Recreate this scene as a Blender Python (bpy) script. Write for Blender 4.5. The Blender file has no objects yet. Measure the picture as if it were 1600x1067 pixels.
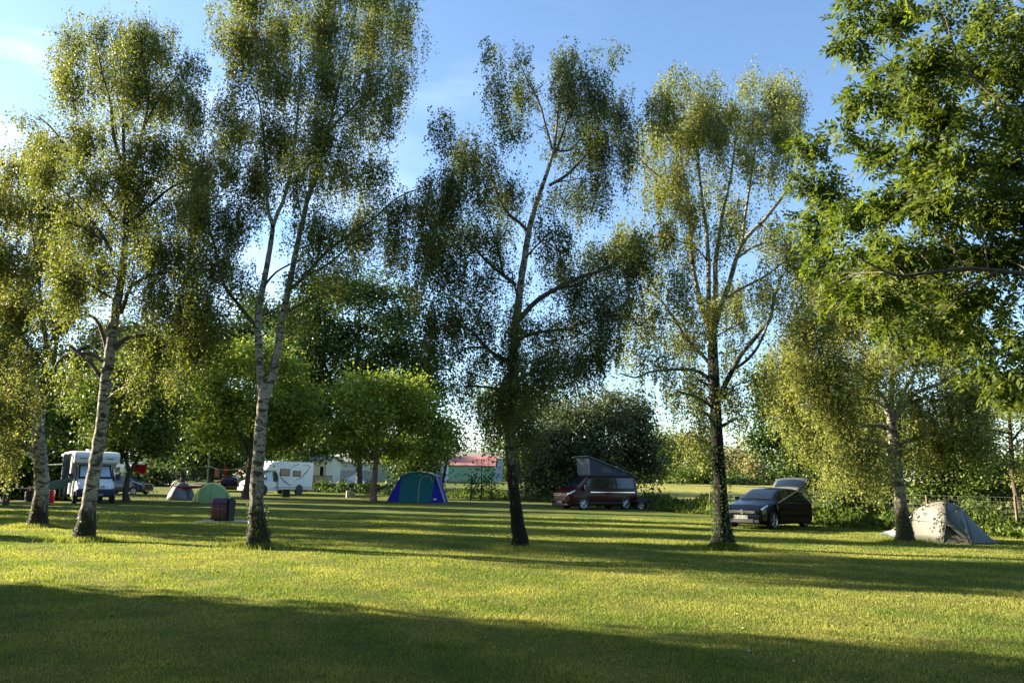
import bpy, math, random
import numpy as np
from mathutils import Vector, Matrix
random.seed(7); RNG = np.random.default_rng(7)
S = bpy.context.scene
COL = S.collection
# ---------------------------------------------------------------- camera
F_PX, CX, CY = 1155.0, 800.0, 533.5
CAM_H = 1.6
PITCH, ROLL = math.radians(10.62), math.radians(0.86)
_F = Vector((0, math.cos(PITCH), math.sin(PITCH)))
_R0 = Vector((1, 0, 0)); _U0 = Vector((0, -math.sin(PITCH), math.cos(PITCH)))
_R = math.cos(ROLL)*_R0 + math.sin(ROLL)*_U0
_U = -math.sin(ROLL)*_R0 + math.cos(ROLL)*_U0
cam_d = bpy.data.cameras.new('camera'); cam = bpy.data.objects.new('camera', cam_d); COL.objects.link(cam)
cam_d.sensor_width = 36; cam_d.lens = 36*F_PX/1600; cam_d.clip_end = 6000; cam_d.clip_start = 0.1
M4 = Matrix((( _R.x, _U.x, -_F.x, 0), (_R.y, _U.y, -_F.y, 0), (_R.z, _U.z, -_F.z, CAM_H), (0, 0, 0, 1)))
cam.matrix_world = M4
S.camera = cam
# ---------------------------------------------------------------- sky and sun
SUN_EL = math.radians(19.0)
SUN_AZ = math.atan2(-0.955, 0.297)           # direction to the sun: (sin az, cos az)
SUN = Vector((math.sin(SUN_AZ)*math.cos(SUN_EL), math.cos(SUN_AZ)*math.cos(SUN_EL), math.sin(SUN_EL)))
SKY_STRENGTH, SUN_STRENGTH, EXPOSURE = 0.052, 5.0, 2.5
W = bpy.data.worlds.new('World'); S.world = W; W.use_nodes = True
nt = W.node_tree; nt.nodes.clear()
def _n(t, **k):
    n = nt.nodes.new(t)
    for a, b in k.items(): setattr(n, a, b)
    return n
wo = _n('ShaderNodeOutputWorld'); bg = _n('ShaderNodeBackground'); sky = _n('ShaderNodeTexSky')
sky.sky_type = 'NISHITA'; sky.sun_disc = False; sky.sun_elevation = SUN_EL; sky.sun_rotation = SUN_AZ
sky.air_density = 1.0; sky.dust_density = 0.5; sky.ozone_density = 1.6; sky.altitude = 50
tc = _n('ShaderNodeTexCoord'); mp = _n('ShaderNodeMapping'); nz = _n('ShaderNodeTexNoise')
mp.inputs['Scale'].default_value = (1.0, 1.6, 5.0); mp.inputs['Location'].default_value = (3.1, 0.4, 1.3)
mp.inputs['Rotation'].default_value = (0, 0.35, 0)
nz.inputs['Scale'].default_value = 1.5; nz.inputs['Detail'].default_value = 7; nz.inputs['Distortion'].default_value = 0.6
rp = _n('ShaderNodeValToRGB'); rp.color_ramp.elements[0].position = 0.46; rp.color_ramp.elements[1].position = 0.78
sx = _n('ShaderNodeSeparateXYZ')
side = _n('ShaderNodeMapRange'); side.inputs[1].default_value = 0.12; side.inputs[2].default_value = -0.65
side.inputs[3].default_value = 0.0; side.inputs[4].default_value = 1.0
mul = _n('ShaderNodeMath', operation='MULTIPLY')
mix = _n('ShaderNodeMix', data_type='RGBA'); mix.inputs['B'].default_value = (7.6, 8.3, 9.4, 1)
L = nt.links.new
L(tc.outputs['Generated'], mp.inputs[0]); L(mp.outputs[0], nz.inputs[0]); L(nz.outputs[0], rp.inputs[0])
L(tc.outputs['Generated'], sx.inputs[0]); L(sx.outputs[0], side.inputs[0])
L(rp.outputs[0], mul.inputs[0]); L(side.outputs[0], mul.inputs[1])
L(mul.outputs[0], mix.inputs['Factor']); tint = _n('ShaderNodeMix', data_type='RGBA', blend_type='MULTIPLY'); tint.inputs['Factor'].default_value = 1; tint.inputs['B'].default_value = (1.0, 1.09, 1.18, 1)
L(sky.outputs[0], tint.inputs['A']); L(tint.outputs['Result'], mix.inputs['A']); L(mix.outputs['Result'], bg.inputs[0])
bg.inputs[1].default_value = SKY_STRENGTH
L(bg.outputs[0], wo.inputs[0])
sd = bpy.data.lights.new('sun', 'SUN'); so = bpy.data.objects.new('sun', sd); COL.objects.link(so)
sd.energy = SUN_STRENGTH; sd.angle = math.radians(0.55); sd.color = (1.0, 0.87, 0.64)
so.rotation_euler = SUN.to_track_quat('Z', 'Y').to_euler(); so.location = (-40, 10, 30)
S.view_settings.view_transform = 'Standard'; S.view_settings.look = 'None'
S.view_settings.exposure = EXPOSURE; S.view_settings.gamma = 1
S.cycles.max_bounces = 6; S.cycles.diffuse_bounces = 3; S.cycles.transmission_bounces = 4
S.cycles.transparent_max_bounces = 6; S.cycles.caustics_reflective = False; S.cycles.caustics_refractive = False

# ---------------------------------------------------------------- helpers
def ray(px, py):
    return _F + _R*((px-CX)/F_PX) - _U*((py-CY)/F_PX)
def P(px, py, Y):                     # point seen at a pixel, at distance Y ahead of the camera
    d = ray(px, py); t = Y/d.y
    return Vector((d.x*t, Y, CAM_H + d.z*t))
def G(px, py):                        # point of the level lawn seen at a pixel
    d = ray(px, py); t = -CAM_H/d.z
    return Vector((d.x*t, d.y*t, 0))
def XY(px, Y):                        # ground x for a picture column at distance Y
    p = P(px, 745 + .015*px - 7, Y); return p.x
def terr(x, y):
    t = min(max((y-55)/75.0, 0), 1); return 1.25*t*t*(3-2*t)
def tag(o, label=None, cat=None, group=None, kind=None):
    if label: o['label'] = label
    if cat: o['category'] = cat
    if group: o['group'] = group
    if kind: o['kind'] = kind
    return o
def empty(name, loc, rz, label, cat, group=None):
    o = bpy.data.objects.new(name, None); COL.objects.link(o); o.empty_display_size = .3
    o.location = loc; o.rotation_euler = (0, 0, rz)
    return tag(o, label, cat, group)
def mesh_np(name, V, Fc, mat, parent=None, smooth=False):
    """V (n,3) float array, Fc (m,k) int array"""
    me = bpy.data.meshes.new(name)
    n, m, k = len(V), len(Fc), Fc.shape[1]
    me.vertices.add(n); me.loops.add(m*k); me.polygons.add(m)
    me.vertices.foreach_set('co', np.ascontiguousarray(V, dtype=np.float32).ravel())
    me.loops.foreach_set('vertex_index', np.ascontiguousarray(Fc, dtype=np.int32).ravel())
    me.polygons.foreach_set('loop_start', np.arange(0, m*k, k, dtype=np.int32))
    if smooth: me.polygons.foreach_set('use_smooth', np.ones(m, dtype=bool))
    me.update(calc_edges=True); me.validate()
    me.materials.append(mat)
    o = bpy.data.objects.new(name, me); COL.objects.link(o)
    if parent: o.parent = parent
    return o
class MB:
    def __init__(s): s.v = []; s.f = []
    def add(s, vs, fs):
        b = len(s.v); s.v += [tuple(x) for x in vs]; s.f += [tuple(b+i for i in f) for f in fs]; return s
    def box(s, c, d, rz=0, ry=0, rx=0):
        R = Matrix.Rotation(rz, 3, 'Z') @ Matrix.Rotation(ry, 3, 'Y') @ Matrix.Rotation(rx, 3, 'X')
        vs = [Vector(c) + R @ Vector((sx*d[0]/2, sy*d[1]/2, sz*d[2]/2)) for sx in (-1, 1) for sy in (-1, 1) for sz in (-1, 1)]
        return s.add(vs, [(0,1,3,2), (4,6,7,5), (0,4,5,1), (2,3,7,6), (0,2,6,4), (1,5,7,3)])
    def tube(s, pts, rad, n=6, cap=True):
        pts = [Vector(p) for p in pts]; m = len(pts)
        if not hasattr(rad, '__len__'): rad = [rad]*m
        vs = []; fs = []; a = None
        for i in range(m):
            t = (pts[min(i+1, m-1)] - pts[max(i-1, 0)])
            if t.length < 1e-9: t = Vector((0, 0, 1))
            t.normalize()
            if a is None: a = t.orthogonal().normalized()
            else:
                a = a - t*a.dot(t)
                a = a.normalized() if a.length > 1e-6 else t.orthogonal().normalized()
            b = t.cross(a)
            for k in range(n):
                th = 2*math.pi*k/n
                vs.append(pts[i] + (a*math.cos(th) + b*math.sin(th))*rad[i])
        for i in range(m-1):
            for k in range(n):
                fs.append((i*n+k, i*n+(k+1) % n, (i+1)*n+(k+1) % n, (i+1)*n+k))
        if cap: fs.append(tuple(range(n))[::-1]); fs.append(tuple((m-1)*n+k for k in range(n)))
        return s.add(vs, fs)
    def cyl(s, a, b, r, n=16, r2=None): return s.tube([a, b], [r, r if r2 is None else r2], n)
    def loft(s, rings, closed=True, cap=True):
        n = len(rings[0]); vs = [p for r in rings for p in r]; fs = []
        for i in range(len(rings)-1):
            for k in range(n if closed else n-1):
                fs.append((i*n+k, i*n+(k+1) % n, (i+1)*n+(k+1) % n, (i+1)*n+k))
        if cap: fs.append(tuple(range(n))[::-1]); fs.append(tuple((len(rings)-1)*n+k for k in range(n)))
        return s.add(vs, fs)
    def prism(s, poly, y0, y1):       # poly in (x,z), extruded along y
        return s.loft([[(x, y0, z) for x, z in poly], [(x, y1, z) for x, z in poly]])
    def grid(s, rows):                # open sheet from rows of points
        return s.loft(rows, closed=False, cap=False)
    def build(s, name, mat, parent=None, smooth=None, bevel=0, solid=0):
        me = bpy.data.meshes.new(name); me.from_pydata(s.v, [], s.f); me.update()
        import bmesh
        bm = bmesh.new(); bm.from_mesh(me); bmesh.ops.recalc_face_normals(bm, faces=bm.faces); bm.to_mesh(me); bm.free()
        me.materials.append(mat)
        if smooth is not None:
            me.polygons.foreach_set('use_smooth', [True]*len(me.polygons))
            me.set_sharp_from_angle(angle=math.radians(smooth))
        o = bpy.data.objects.new(name, me); COL.objects.link(o)
        if parent: o.parent = parent
        if solid:
            md = o.modifiers.new('solid', 'SOLIDIFY'); md.thickness = solid
        if bevel:
            md = o.modifiers.new('bevel', 'BEVEL'); md.width = bevel; md.segments = 2; md.limit_method = 'ANGLE'
        return o
def text_mesh(name, txt, size, mat, parent, loc, rot, ext=.002):
    cu = bpy.data.curves.new(name, 'FONT'); cu.body = txt; cu.size = size; cu.extrude = ext
    cu.align_x = 'CENTER'; cu.align_y = 'CENTER'
    to = bpy.data.objects.new('tmp', cu); COL.objects.link(to)
    dg = bpy.context.evaluated_depsgraph_get(); me = bpy.data.meshes.new_from_object(to.evaluated_get(dg))
    bpy.data.objects.remove(to); me.materials.clear(); me.materials.append(mat)
    o = bpy.data.objects.new(name, me); COL.objects.link(o); o.parent = parent; o.location = loc; o.rotation_euler = rot
    return o
# ---------------------------------------------------------------- materials
class NT:
    def __init__(s, name):
        s.m = bpy.data.materials.new(name); s.m.use_nodes = True; s.t = s.m.node_tree; s.t.nodes.clear()
        s.out = s.n('ShaderNodeOutputMaterial')
    def n(s, t, ins=None, **k):
        x = s.t.nodes.new(t)
        for a, b in k.items(): setattr(x, a, b)
        if ins:
            for a, b in ins.items(): x.inputs[a].default_value = b
        return x
    def l(s, a, b): s.t.links.new(a, b)
    def coords(s, scale=(1, 1, 1)):
        tc = s.n('ShaderNodeTexCoord'); mp = s.n('ShaderNodeMapping', {'Scale': scale}); s.l(tc.outputs['Object'], mp.inputs[0]); return mp.outputs[0]
    def noise(s, co, scale, detail=4, rough=.55, dist=0):
        x = s.n('ShaderNodeTexNoise', {'Scale': scale, 'Detail': detail, 'Roughness': rough, 'Distortion': dist}); s.l(co, x.inputs[0]); return x.outputs[0]
    def ramp(s, fac, stops):
        x = s.n('ShaderNodeValToRGB'); e = x.color_ramp.elements
        while len(e) < len(stops): e.new(.5)
        for i, (p, c) in enumerate(stops):
            e[i].position = p; e[i].color = (c, c, c, 1) if not hasattr(c, '__len__') else (*c, 1)
        s.l(fac, x.inputs[0]); return x.outputs[0]
    def mix(s, fac, a, b, mode='MIX'):
        x = s.n('ShaderNodeMix', data_type='RGBA', blend_type=mode)
        for v, nm in ((fac, 'Factor'), (a, 'A'), (b, 'B')):
            if hasattr(v, 'default_value'): s.l(v, x.inputs[nm])
            elif nm == 'Factor': x.inputs['Factor'].default_value = v
            else: x.inputs[nm].default_value = (*v, 1)
        return x.outputs['Result']
    def bump(s, h, strength, dist=.02):
        x = s.n('ShaderNodeBump', {'Strength': strength, 'Distance': dist}); s.l(h, x.inputs['Height']); return x.outputs[0]
    def pbr(s, col, rough=.6, metal=0, nor=None, coat=0, spec=.5, alpha=None):
        x = s.n('ShaderNodeBsdfPrincipled', {'Metallic': metal, 'Coat Weight': coat, 'Specular IOR Level': spec})
        if hasattr(col, 'default_value'): s.l(col, x.inputs['Base Color'])
        else: x.inputs['Base Color'].default_value = (*col, 1)
        if hasattr(rough, 'default_value'): s.l(rough, x.inputs['Roughness'])
        else: x.inputs['Roughness'].default_value = rough
        if nor is not None: s.l(nor, x.inputs['Normal'])
        return x
    def done(s, sh): s.l(sh.outputs[0], s.out.inputs[0]); return s.m
def simple(name, c, rough=.6, metal=0, var=.12, scale=6, coat=0, bump=0, spec=.5):
    t = NT(name); co = t.coords(); nz = t.noise(co, scale, 5)
    dk = tuple(v*(1-var) for v in c); lt = tuple(min(1, v*(1+var)) for v in c)
    col = t.ramp(nz, [(.3, dk), (.7, lt)])
    nor = t.bump(t.noise(co, scale*6, 4), bump) if bump else None
    return t.done(t.pbr(col, rough, metal, nor, coat, spec))
def leafmat(name, stops, trans=.4, tint=(1.15, 1.18, .65), rough=.55):
    K = LEAFK.get(name, .86); stops = [(p, (c[0]*K, c[1]*K, c[2]*K)) for p, c in stops]
    t = NT(name); g = t.n('ShaderNodeNewGeometry')
    col = t.ramp(g.outputs['Random Per Island'], stops)
    co = t.coords(); nz = t.noise(co, .6, 3)
    col2 = t.mix(t.ramp(nz, [(.35, 0), (.65, 1)]), col, (1.0, .93, .75), 'MULTIPLY')
    pb = t.pbr(col2, rough, spec=.2)
    tr = t.n('ShaderNodeBsdfTranslucent'); t.l(t.mix(1.0, col2, tint, 'MULTIPLY'), tr.inputs[0])
    mx = t.n('ShaderNodeMixShader'); mx.inputs[0].default_value = trans
    t.l(pb.outputs[0], mx.inputs[1]); t.l(tr.outputs[0], mx.inputs[2])
    return t.done(mx)
LEAFK = dict(dark_leaf=1.05, willow_leaf=1.0, mid_leaf=1.0, maple_leaf=1.2, ash_leaf=.64)
LEAF = {
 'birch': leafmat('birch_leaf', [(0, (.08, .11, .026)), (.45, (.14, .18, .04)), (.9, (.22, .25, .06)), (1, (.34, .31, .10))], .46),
 'birch_lit': leafmat('birch_leaf_lit', [(0, (.12, .155, .045)), (.5, (.21, .25, .07)), (.88, (.30, .33, .10)), (1, (.40, .39, .15))], .46),  # brighter copy of the birch leaf, sunlight put into its colour
 'birch_gold': leafmat('birch_leaf_golden', [(0, (.11, .135, .038)), (.5, (.18, .21, .06)), (.88, (.26, .28, .09)), (1, (.36, .34, .13))], .46),  # golden evening light put into the leaf colour
 'birch_shaded': leafmat('birch_leaf_shaded', [(0, (.05, .08, .026)), (.6, (.085, .125, .036)), (.92, (.14, .17, .045)), (1, (.25, .23, .07))], .42),  # darker copy of the birch leaf, crown shade put into its colour
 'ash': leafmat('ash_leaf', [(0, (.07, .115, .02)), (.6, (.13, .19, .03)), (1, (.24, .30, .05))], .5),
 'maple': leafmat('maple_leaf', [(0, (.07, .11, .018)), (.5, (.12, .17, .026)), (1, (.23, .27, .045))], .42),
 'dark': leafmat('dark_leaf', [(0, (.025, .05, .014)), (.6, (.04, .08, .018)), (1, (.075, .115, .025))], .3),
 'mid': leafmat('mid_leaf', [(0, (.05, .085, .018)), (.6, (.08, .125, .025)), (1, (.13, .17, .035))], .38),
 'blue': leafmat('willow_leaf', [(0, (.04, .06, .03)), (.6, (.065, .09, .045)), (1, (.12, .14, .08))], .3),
 'pale': leafmat('pale_leaf', [(0, (.13, .16, .05)), (.6, (.19, .21, .07)), (1, (.28, .27, .11))], .35),
 'silver': leafmat('silver_leaf', [(0, (.20, .2, .10)), (.6, (.28, .27, .14)), (1, (.36, .34, .2))], .3),
}
def bark_birch(name, dark_h, white=(.36, .335, .285)):
    q_ = .3 if dark_h > 2 else .85  # tall dark trunks: ivied dark bark plus shade put into the colour
    t = NT(name); co = t.coords(); co2 = t.coords((3.2, 3.2, 7.5)); co3 = t.coords((5, 5, 42))
    blotch = t.ramp(t.noise(co2, 1.25, 6, .68, 1.1), [(.49, 0), (.56, 1)])
    dash = t.ramp(t.noise(co3, 1.0, 5, .7, .4), [(.60, 0), (.66, 1)])
    base = t.mix(t.noise(co, 5, 5), white, tuple(v*.62 for v in white))
    dark = t.mix(t.noise(co, 14, 5), (.016, .014, .011), (.075, .062, .045))
    c = t.mix(t.mix(.75, (0, 0, 0), dash, 'ADD'), base, dark)
    c = t.mix(blotch, c, dark)
    sx = t.n('ShaderNodeSeparateXYZ'); t.l(co, sx.inputs[0])
    h = t.n('ShaderNodeMapRange', {1: dark_h*.3, 2: dark_h*1.4, 3: 1.0, 4: 0.0}); t.l(sx.outputs[2], h.inputs[0])
    ad = t.n('ShaderNodeMath', operation='MULTIPLY_ADD'); t.l(t.noise(t.coords((6, 6, 2.2)), 2.0, 5, .65), ad.inputs[0]); ad.inputs[1].default_value = 2.0; t.l(h.outputs[0], ad.inputs[2])
    fis = t.ramp(ad.outputs[0], [(1.0, 0), (1.0, 1)]); 
    mr = t.n('ShaderNodeMapRange', {1: 1.15, 2: 1.7, 3: 0.0, 4: 1.0}); t.l(ad.outputs[0], mr.inputs[0])
    moss = t.mix(t.ramp(t.noise(co, 4, 3), [(.5, 0), (.7, 1)]), (.045, .038, .028), (.07, .075, .03))
    c = t.mix(mr.outputs[0], c, t.mix(1.0, t.mix(t.noise(co, 20, 4), moss, (.02, .017, .013)), (q_, q_, q_), 'MULTIPLY'))
    nor = t.bump(t.noise(t.coords((14, 14, 5)), 1.6, 6, .7), .9, .03)
    return t.done(t.pbr(c, .85, nor=nor, spec=.2))
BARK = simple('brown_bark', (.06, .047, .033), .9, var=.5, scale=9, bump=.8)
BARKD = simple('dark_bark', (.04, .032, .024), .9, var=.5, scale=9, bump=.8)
BARKL = simple('lit_bark', (.16, .09, .05), .9, var=.45, scale=6, bump=.8)  # orange sunlight on the trunk is put into this bark colour
TWIG = simple('birch_twig', (.06, .047, .036), .8, var=.4, scale=8)
ASHTWIG = simple('ash_branch', (.10, .08, .055), .8, var=.4, scale=6)
# ---------------------------------------------------------------- foliage engine
def leaf_quads(C, D, Nn, ln, wd):
    """diamond leaves: C base point, D direction, Nn normal, ln/wd arrays"""
    Wd = np.cross(D, Nn); Wd /= np.linalg.norm(Wd, axis=1, keepdims=True)+1e-9
    ln = ln[:, None]; wd = wd[:, None]
    fold = Nn*wd*.18
    V = np.empty((len(C), 4, 3))
    V[:, 0] = C; V[:, 1] = C + D*ln*.42 + Wd*wd*.5 + fold; V[:, 2] = C + D*ln; V[:, 3] = C + D*ln*.42 - Wd*wd*.5 + fold
    F = np.arange(len(C)*4).reshape(-1, 4)
    return V.reshape(-1, 3), F
def unit(n): 
    v = RNG.normal(size=(n, 3)); return v/(np.linalg.norm(v, axis=1, keepdims=True)+1e-9)
def ell_sample(n, c, r, power=2.3, lump=.35):
    d = unit(n); q = RNG.random(n)**(1/power)
    # lumpy surface so outlines are uneven
    ph = RNG.random(6)*6.28
    rr = 1 + lump*(np.sin(d[:, 0]*4+ph[0])*np.sin(d[:, 2]*5+ph[1]) + .6*np.sin(d[:, 1]*6+ph[2]+d[:, 2]*3))
    return np.array(c) + d*(q*rr)[:, None]*np.array(r)
def lobes_world(lobes, Y, depth, thick=.8):
    out = []
    xs = [l[0] for l in lobes]; mid = (max(xs)+min(xs))/2; half = (max(xs)-min(xs))/2+1
    for i, l in enumerate(lobes):
        px, py, rx, ry = l[:4]; den = l[4] if len(l) > 4 else 1
        edge = max(0, 1-((px-mid)/half)**2)**.5
        dy = (((i*0.618034) % 1)*2-1)*depth*max(.25, edge)
        if len(l) > 5: dy = l[5]
        y = Y+dy; s = y/F_PX; c = P(px, py, y)
        out.append((c, (rx*s, max(min(rx, ry)*s*thick, .25), ry*s), den, rx*ry*math.pi))
    return out
def weeping(lw, s_px, lai, Y, hang=(.25, .95), spacing=.035, grow=1.14):
    """pendulous strands with small leaves"""
    size = s_px*Y/F_PX; C = []; TW = []
    for c, r, den, area in lw:
        n = int(4.4*lai*den*area/(.22*s_px**2)); per = 14; gp = 5
        kc = max(2, n//per//gp)
        cc = ell_sample(kc, (c.x, c.y, c.z + r[2]*.35), (r[0]*grow, r[1]*grow*1.2, r[2]*.9*grow), 2.0, .5)
        ph = RNG.random(3)*9
        g = np.sin(cc[:, 0]*4.2+ph[0])+np.sin(cc[:, 1]*3.4+ph[1])+.8*np.sin(cc[:, 2]*2.6+ph[2])
        cc = cc[(g > -.7) | (RNG.random(kc) < .35)]; kc = len(cc)
        if kc < 1: continue
        st = np.repeat(cc, gp, axis=0) + RNG.normal(size=(kc*gp, 3))*[.10, .12, .16]
        k = len(st)
        ln = np.repeat(RNG.uniform(hang[0], hang[1], kc), gp)*RNG.uniform(.6, 1.1, k)*min(1, r[2]/.6+.35)
        sway = RNG.normal(size=(k, 2))*.10
        t = RNG.random((k, per))**.9
        p = np.empty((k, per, 3))
        p[:, :, 0] = st[:, None, 0] + sway[:, None, 0]*t + RNG.normal(size=(k, per))*.036
        p[:, :, 1] = st[:, None, 1] + sway[:, None, 1]*t + RNG.normal(size=(k, per))*.04
        p[:, :, 2] = st[:, None, 2] - ln[:, None]*t
        C.append(p.reshape(-1, 3))
        tw = np.repeat(st[:, None, :], 4, axis=1); rt = .0016*Y/17
        for q, (ax, ay) in enumerate(((1, 0), (-.5, .87), (-.5, -.87))): tw[:, q, 0] += ax*rt; tw[:, q, 1] += ay*rt
        tw[:, 3, 0] += sway[:, 0]; tw[:, 3, 1] += sway[:, 1]; tw[:, 3, 2] -= ln; TW.append(tw.reshape(-1, 3))
    C = np.concatenate(C); n = len(C)
    TW = np.concatenate(TW); b4 = np.arange(0, len(TW), 4)[:, None]
    TF = np.concatenate([b4+[0, 1, 3], b4+[1, 2, 3], b4+[2, 0, 3], b4+[0, 2, 1]])
    D = unit(n)*.8 + np.array([0, 0, -.85]); D /= np.linalg.norm(D, axis=1, keepdims=True)
    N = unit(n); sz = size*RNG.uniform(.55, 1.3, n)
    return leaf_quads(C, D, N, sz, sz*.78) + (TW, TF)
def clumpy(lw, s_px, lai, Y, sprig=14, spread=2.6, droop=.2, gaps=True, up=.5):
    size = s_px*Y/F_PX; C = []; O = []
    for c, r, den, area in lw:
        n = int(2.3*lai*den*area/(.25*s_px**2)); k = max(3, n//sprig)
        st = ell_sample(k, c, r, 2.2, .55)
        if gaps:
            ph = RNG.random(3)*9; f = 3.0/max(r[0], .5)
            g = np.sin(st[:, 0]*f+ph[0])+np.sin(st[:, 1]*f+ph[1])+np.sin(st[:, 2]*f*1.2+ph[2])
            st = st[(g > -1.1) | (RNG.random(k) < .3)]
        k = len(st)
        p = st[:, None, :] + RNG.normal(size=(k, sprig, 3))*size*spread*np.array([1, 1, .6])
        C.append(p.reshape(-1, 3)); 
        o = (st-np.array(c))/np.array(r); O.append(np.repeat(o, sprig, axis=0))
    C = np.concatenate(C); O = np.concatenate(O); n = len(C)
    N = unit(n) + O*.5 + np.array([0, 0, up]); N /= np.linalg.norm(N, axis=1, keepdims=True)
    D = unit(n) + O*.4 - np.array([0, 0, droop]); D -= N*np.sum(D*N, axis=1, keepdims=True); D /= np.linalg.norm(D, axis=1, keepdims=True)+1e-9
    sz = size*RNG.uniform(.7, 1.3, n)
    return leaf_quads(C, D, N, sz, sz*.8)
def compound(lw, leaf_len, lai, Y, ppm):
    """ash: pinnate leaves of nine long leaflets"""
    Cs, Ds, Ns, Ls = [], [], [], []
    for c, r, den, area in lw:
        n = int(5.6*lai*den*(area/ppm**2)/(leaf_len*leaf_len*.16*9)); k = max(2, n)
        st = ell_sample(k, c, r, 2.3)
        ph = RNG.random(3)*9
        g = np.sin(st[:, 0]*4+ph[0])+np.sin(st[:, 1]*4+ph[1])+np.sin(st[:, 2]*5+ph[2])
        st = st[(g > -1.0) | (RNG.random(k) < .3)]; k = len(st)
        R = unit(k)*[1, 1, .75] + np.array([-.12, 0, -.5]); R /= np.linalg.norm(R, axis=1, keepdims=True)
        N = unit(k)*1.0+np.array([-.2, 0, .8]); N -= R*np.sum(R*N, axis=1, keepdims=True); N /= np.linalg.norm(N, axis=1, keepdims=True)
        W_ = np.cross(R, N); rl = leaf_len*RNG.uniform(2.1, 3.0, k)
        for j in range(4):
            for sgn in (-1, 1):
                t = .28+.2*j
                pos = st + R*(rl*t)[:, None] - np.array([0, 0, 1])*(rl*.18*t*t)[:, None]
                d = W_*sgn*.85 + R*.55 + RNG.normal(size=(k, 3))*.15 - np.array([0, 0, .25]); d /= np.linalg.norm(d, axis=1, keepdims=True)
                nn = N + RNG.normal(size=(k, 3))*.3; nn -= d*np.sum(d*nn, axis=1, keepdims=True); nn /= np.linalg.norm(nn, axis=1, keepdims=True)
                Cs.append(pos); Ds.append(d); Ns.append(nn); Ls.append(leaf_len*RNG.uniform(.8, 1.15, k))
        pos = st + R*(rl*.98)[:, None]-np.array([0, 0, 1])*(rl*.18)[:, None]; Cs.append(pos); Ds.append(R); Ns.append(N); Ls.append(np.full(k, leaf_len))
    Cs = np.concatenate(Cs); Ds = np.concatenate(Ds); Ns = np.concatenate(Ns); Ls = np.concatenate(Ls)
    return leaf_quads(Cs, Ds, Ns, Ls, Ls*.42)
def cr(pts, rad, step):
    """Catmull-Rom through points -> dense list"""
    P_ = [Vector(p) for p in pts]; out, ro = [], []
    for i in range(len(P_)-1):
        p0 = P_[max(i-1, 0)]; p1 = P_[i]; p2 = P_[i+1]; p3 = P_[min(i+2, len(P_)-1)]
        n = max(1, int((p2-p1).length/step))
        for k in range(n):
            t = k/n
            out.append(.5*((2*p1)+(p2-p0)*t+(2*p0-5*p1+4*p2-p3)*t*t+(3*p1-p0-3*p2+p3)*t**3)); ro.append(rad[i]+(rad[i+1]-rad[i])*t)
    out.append(P_[-1]); ro.append(rad[-1]); return out, ro
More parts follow.
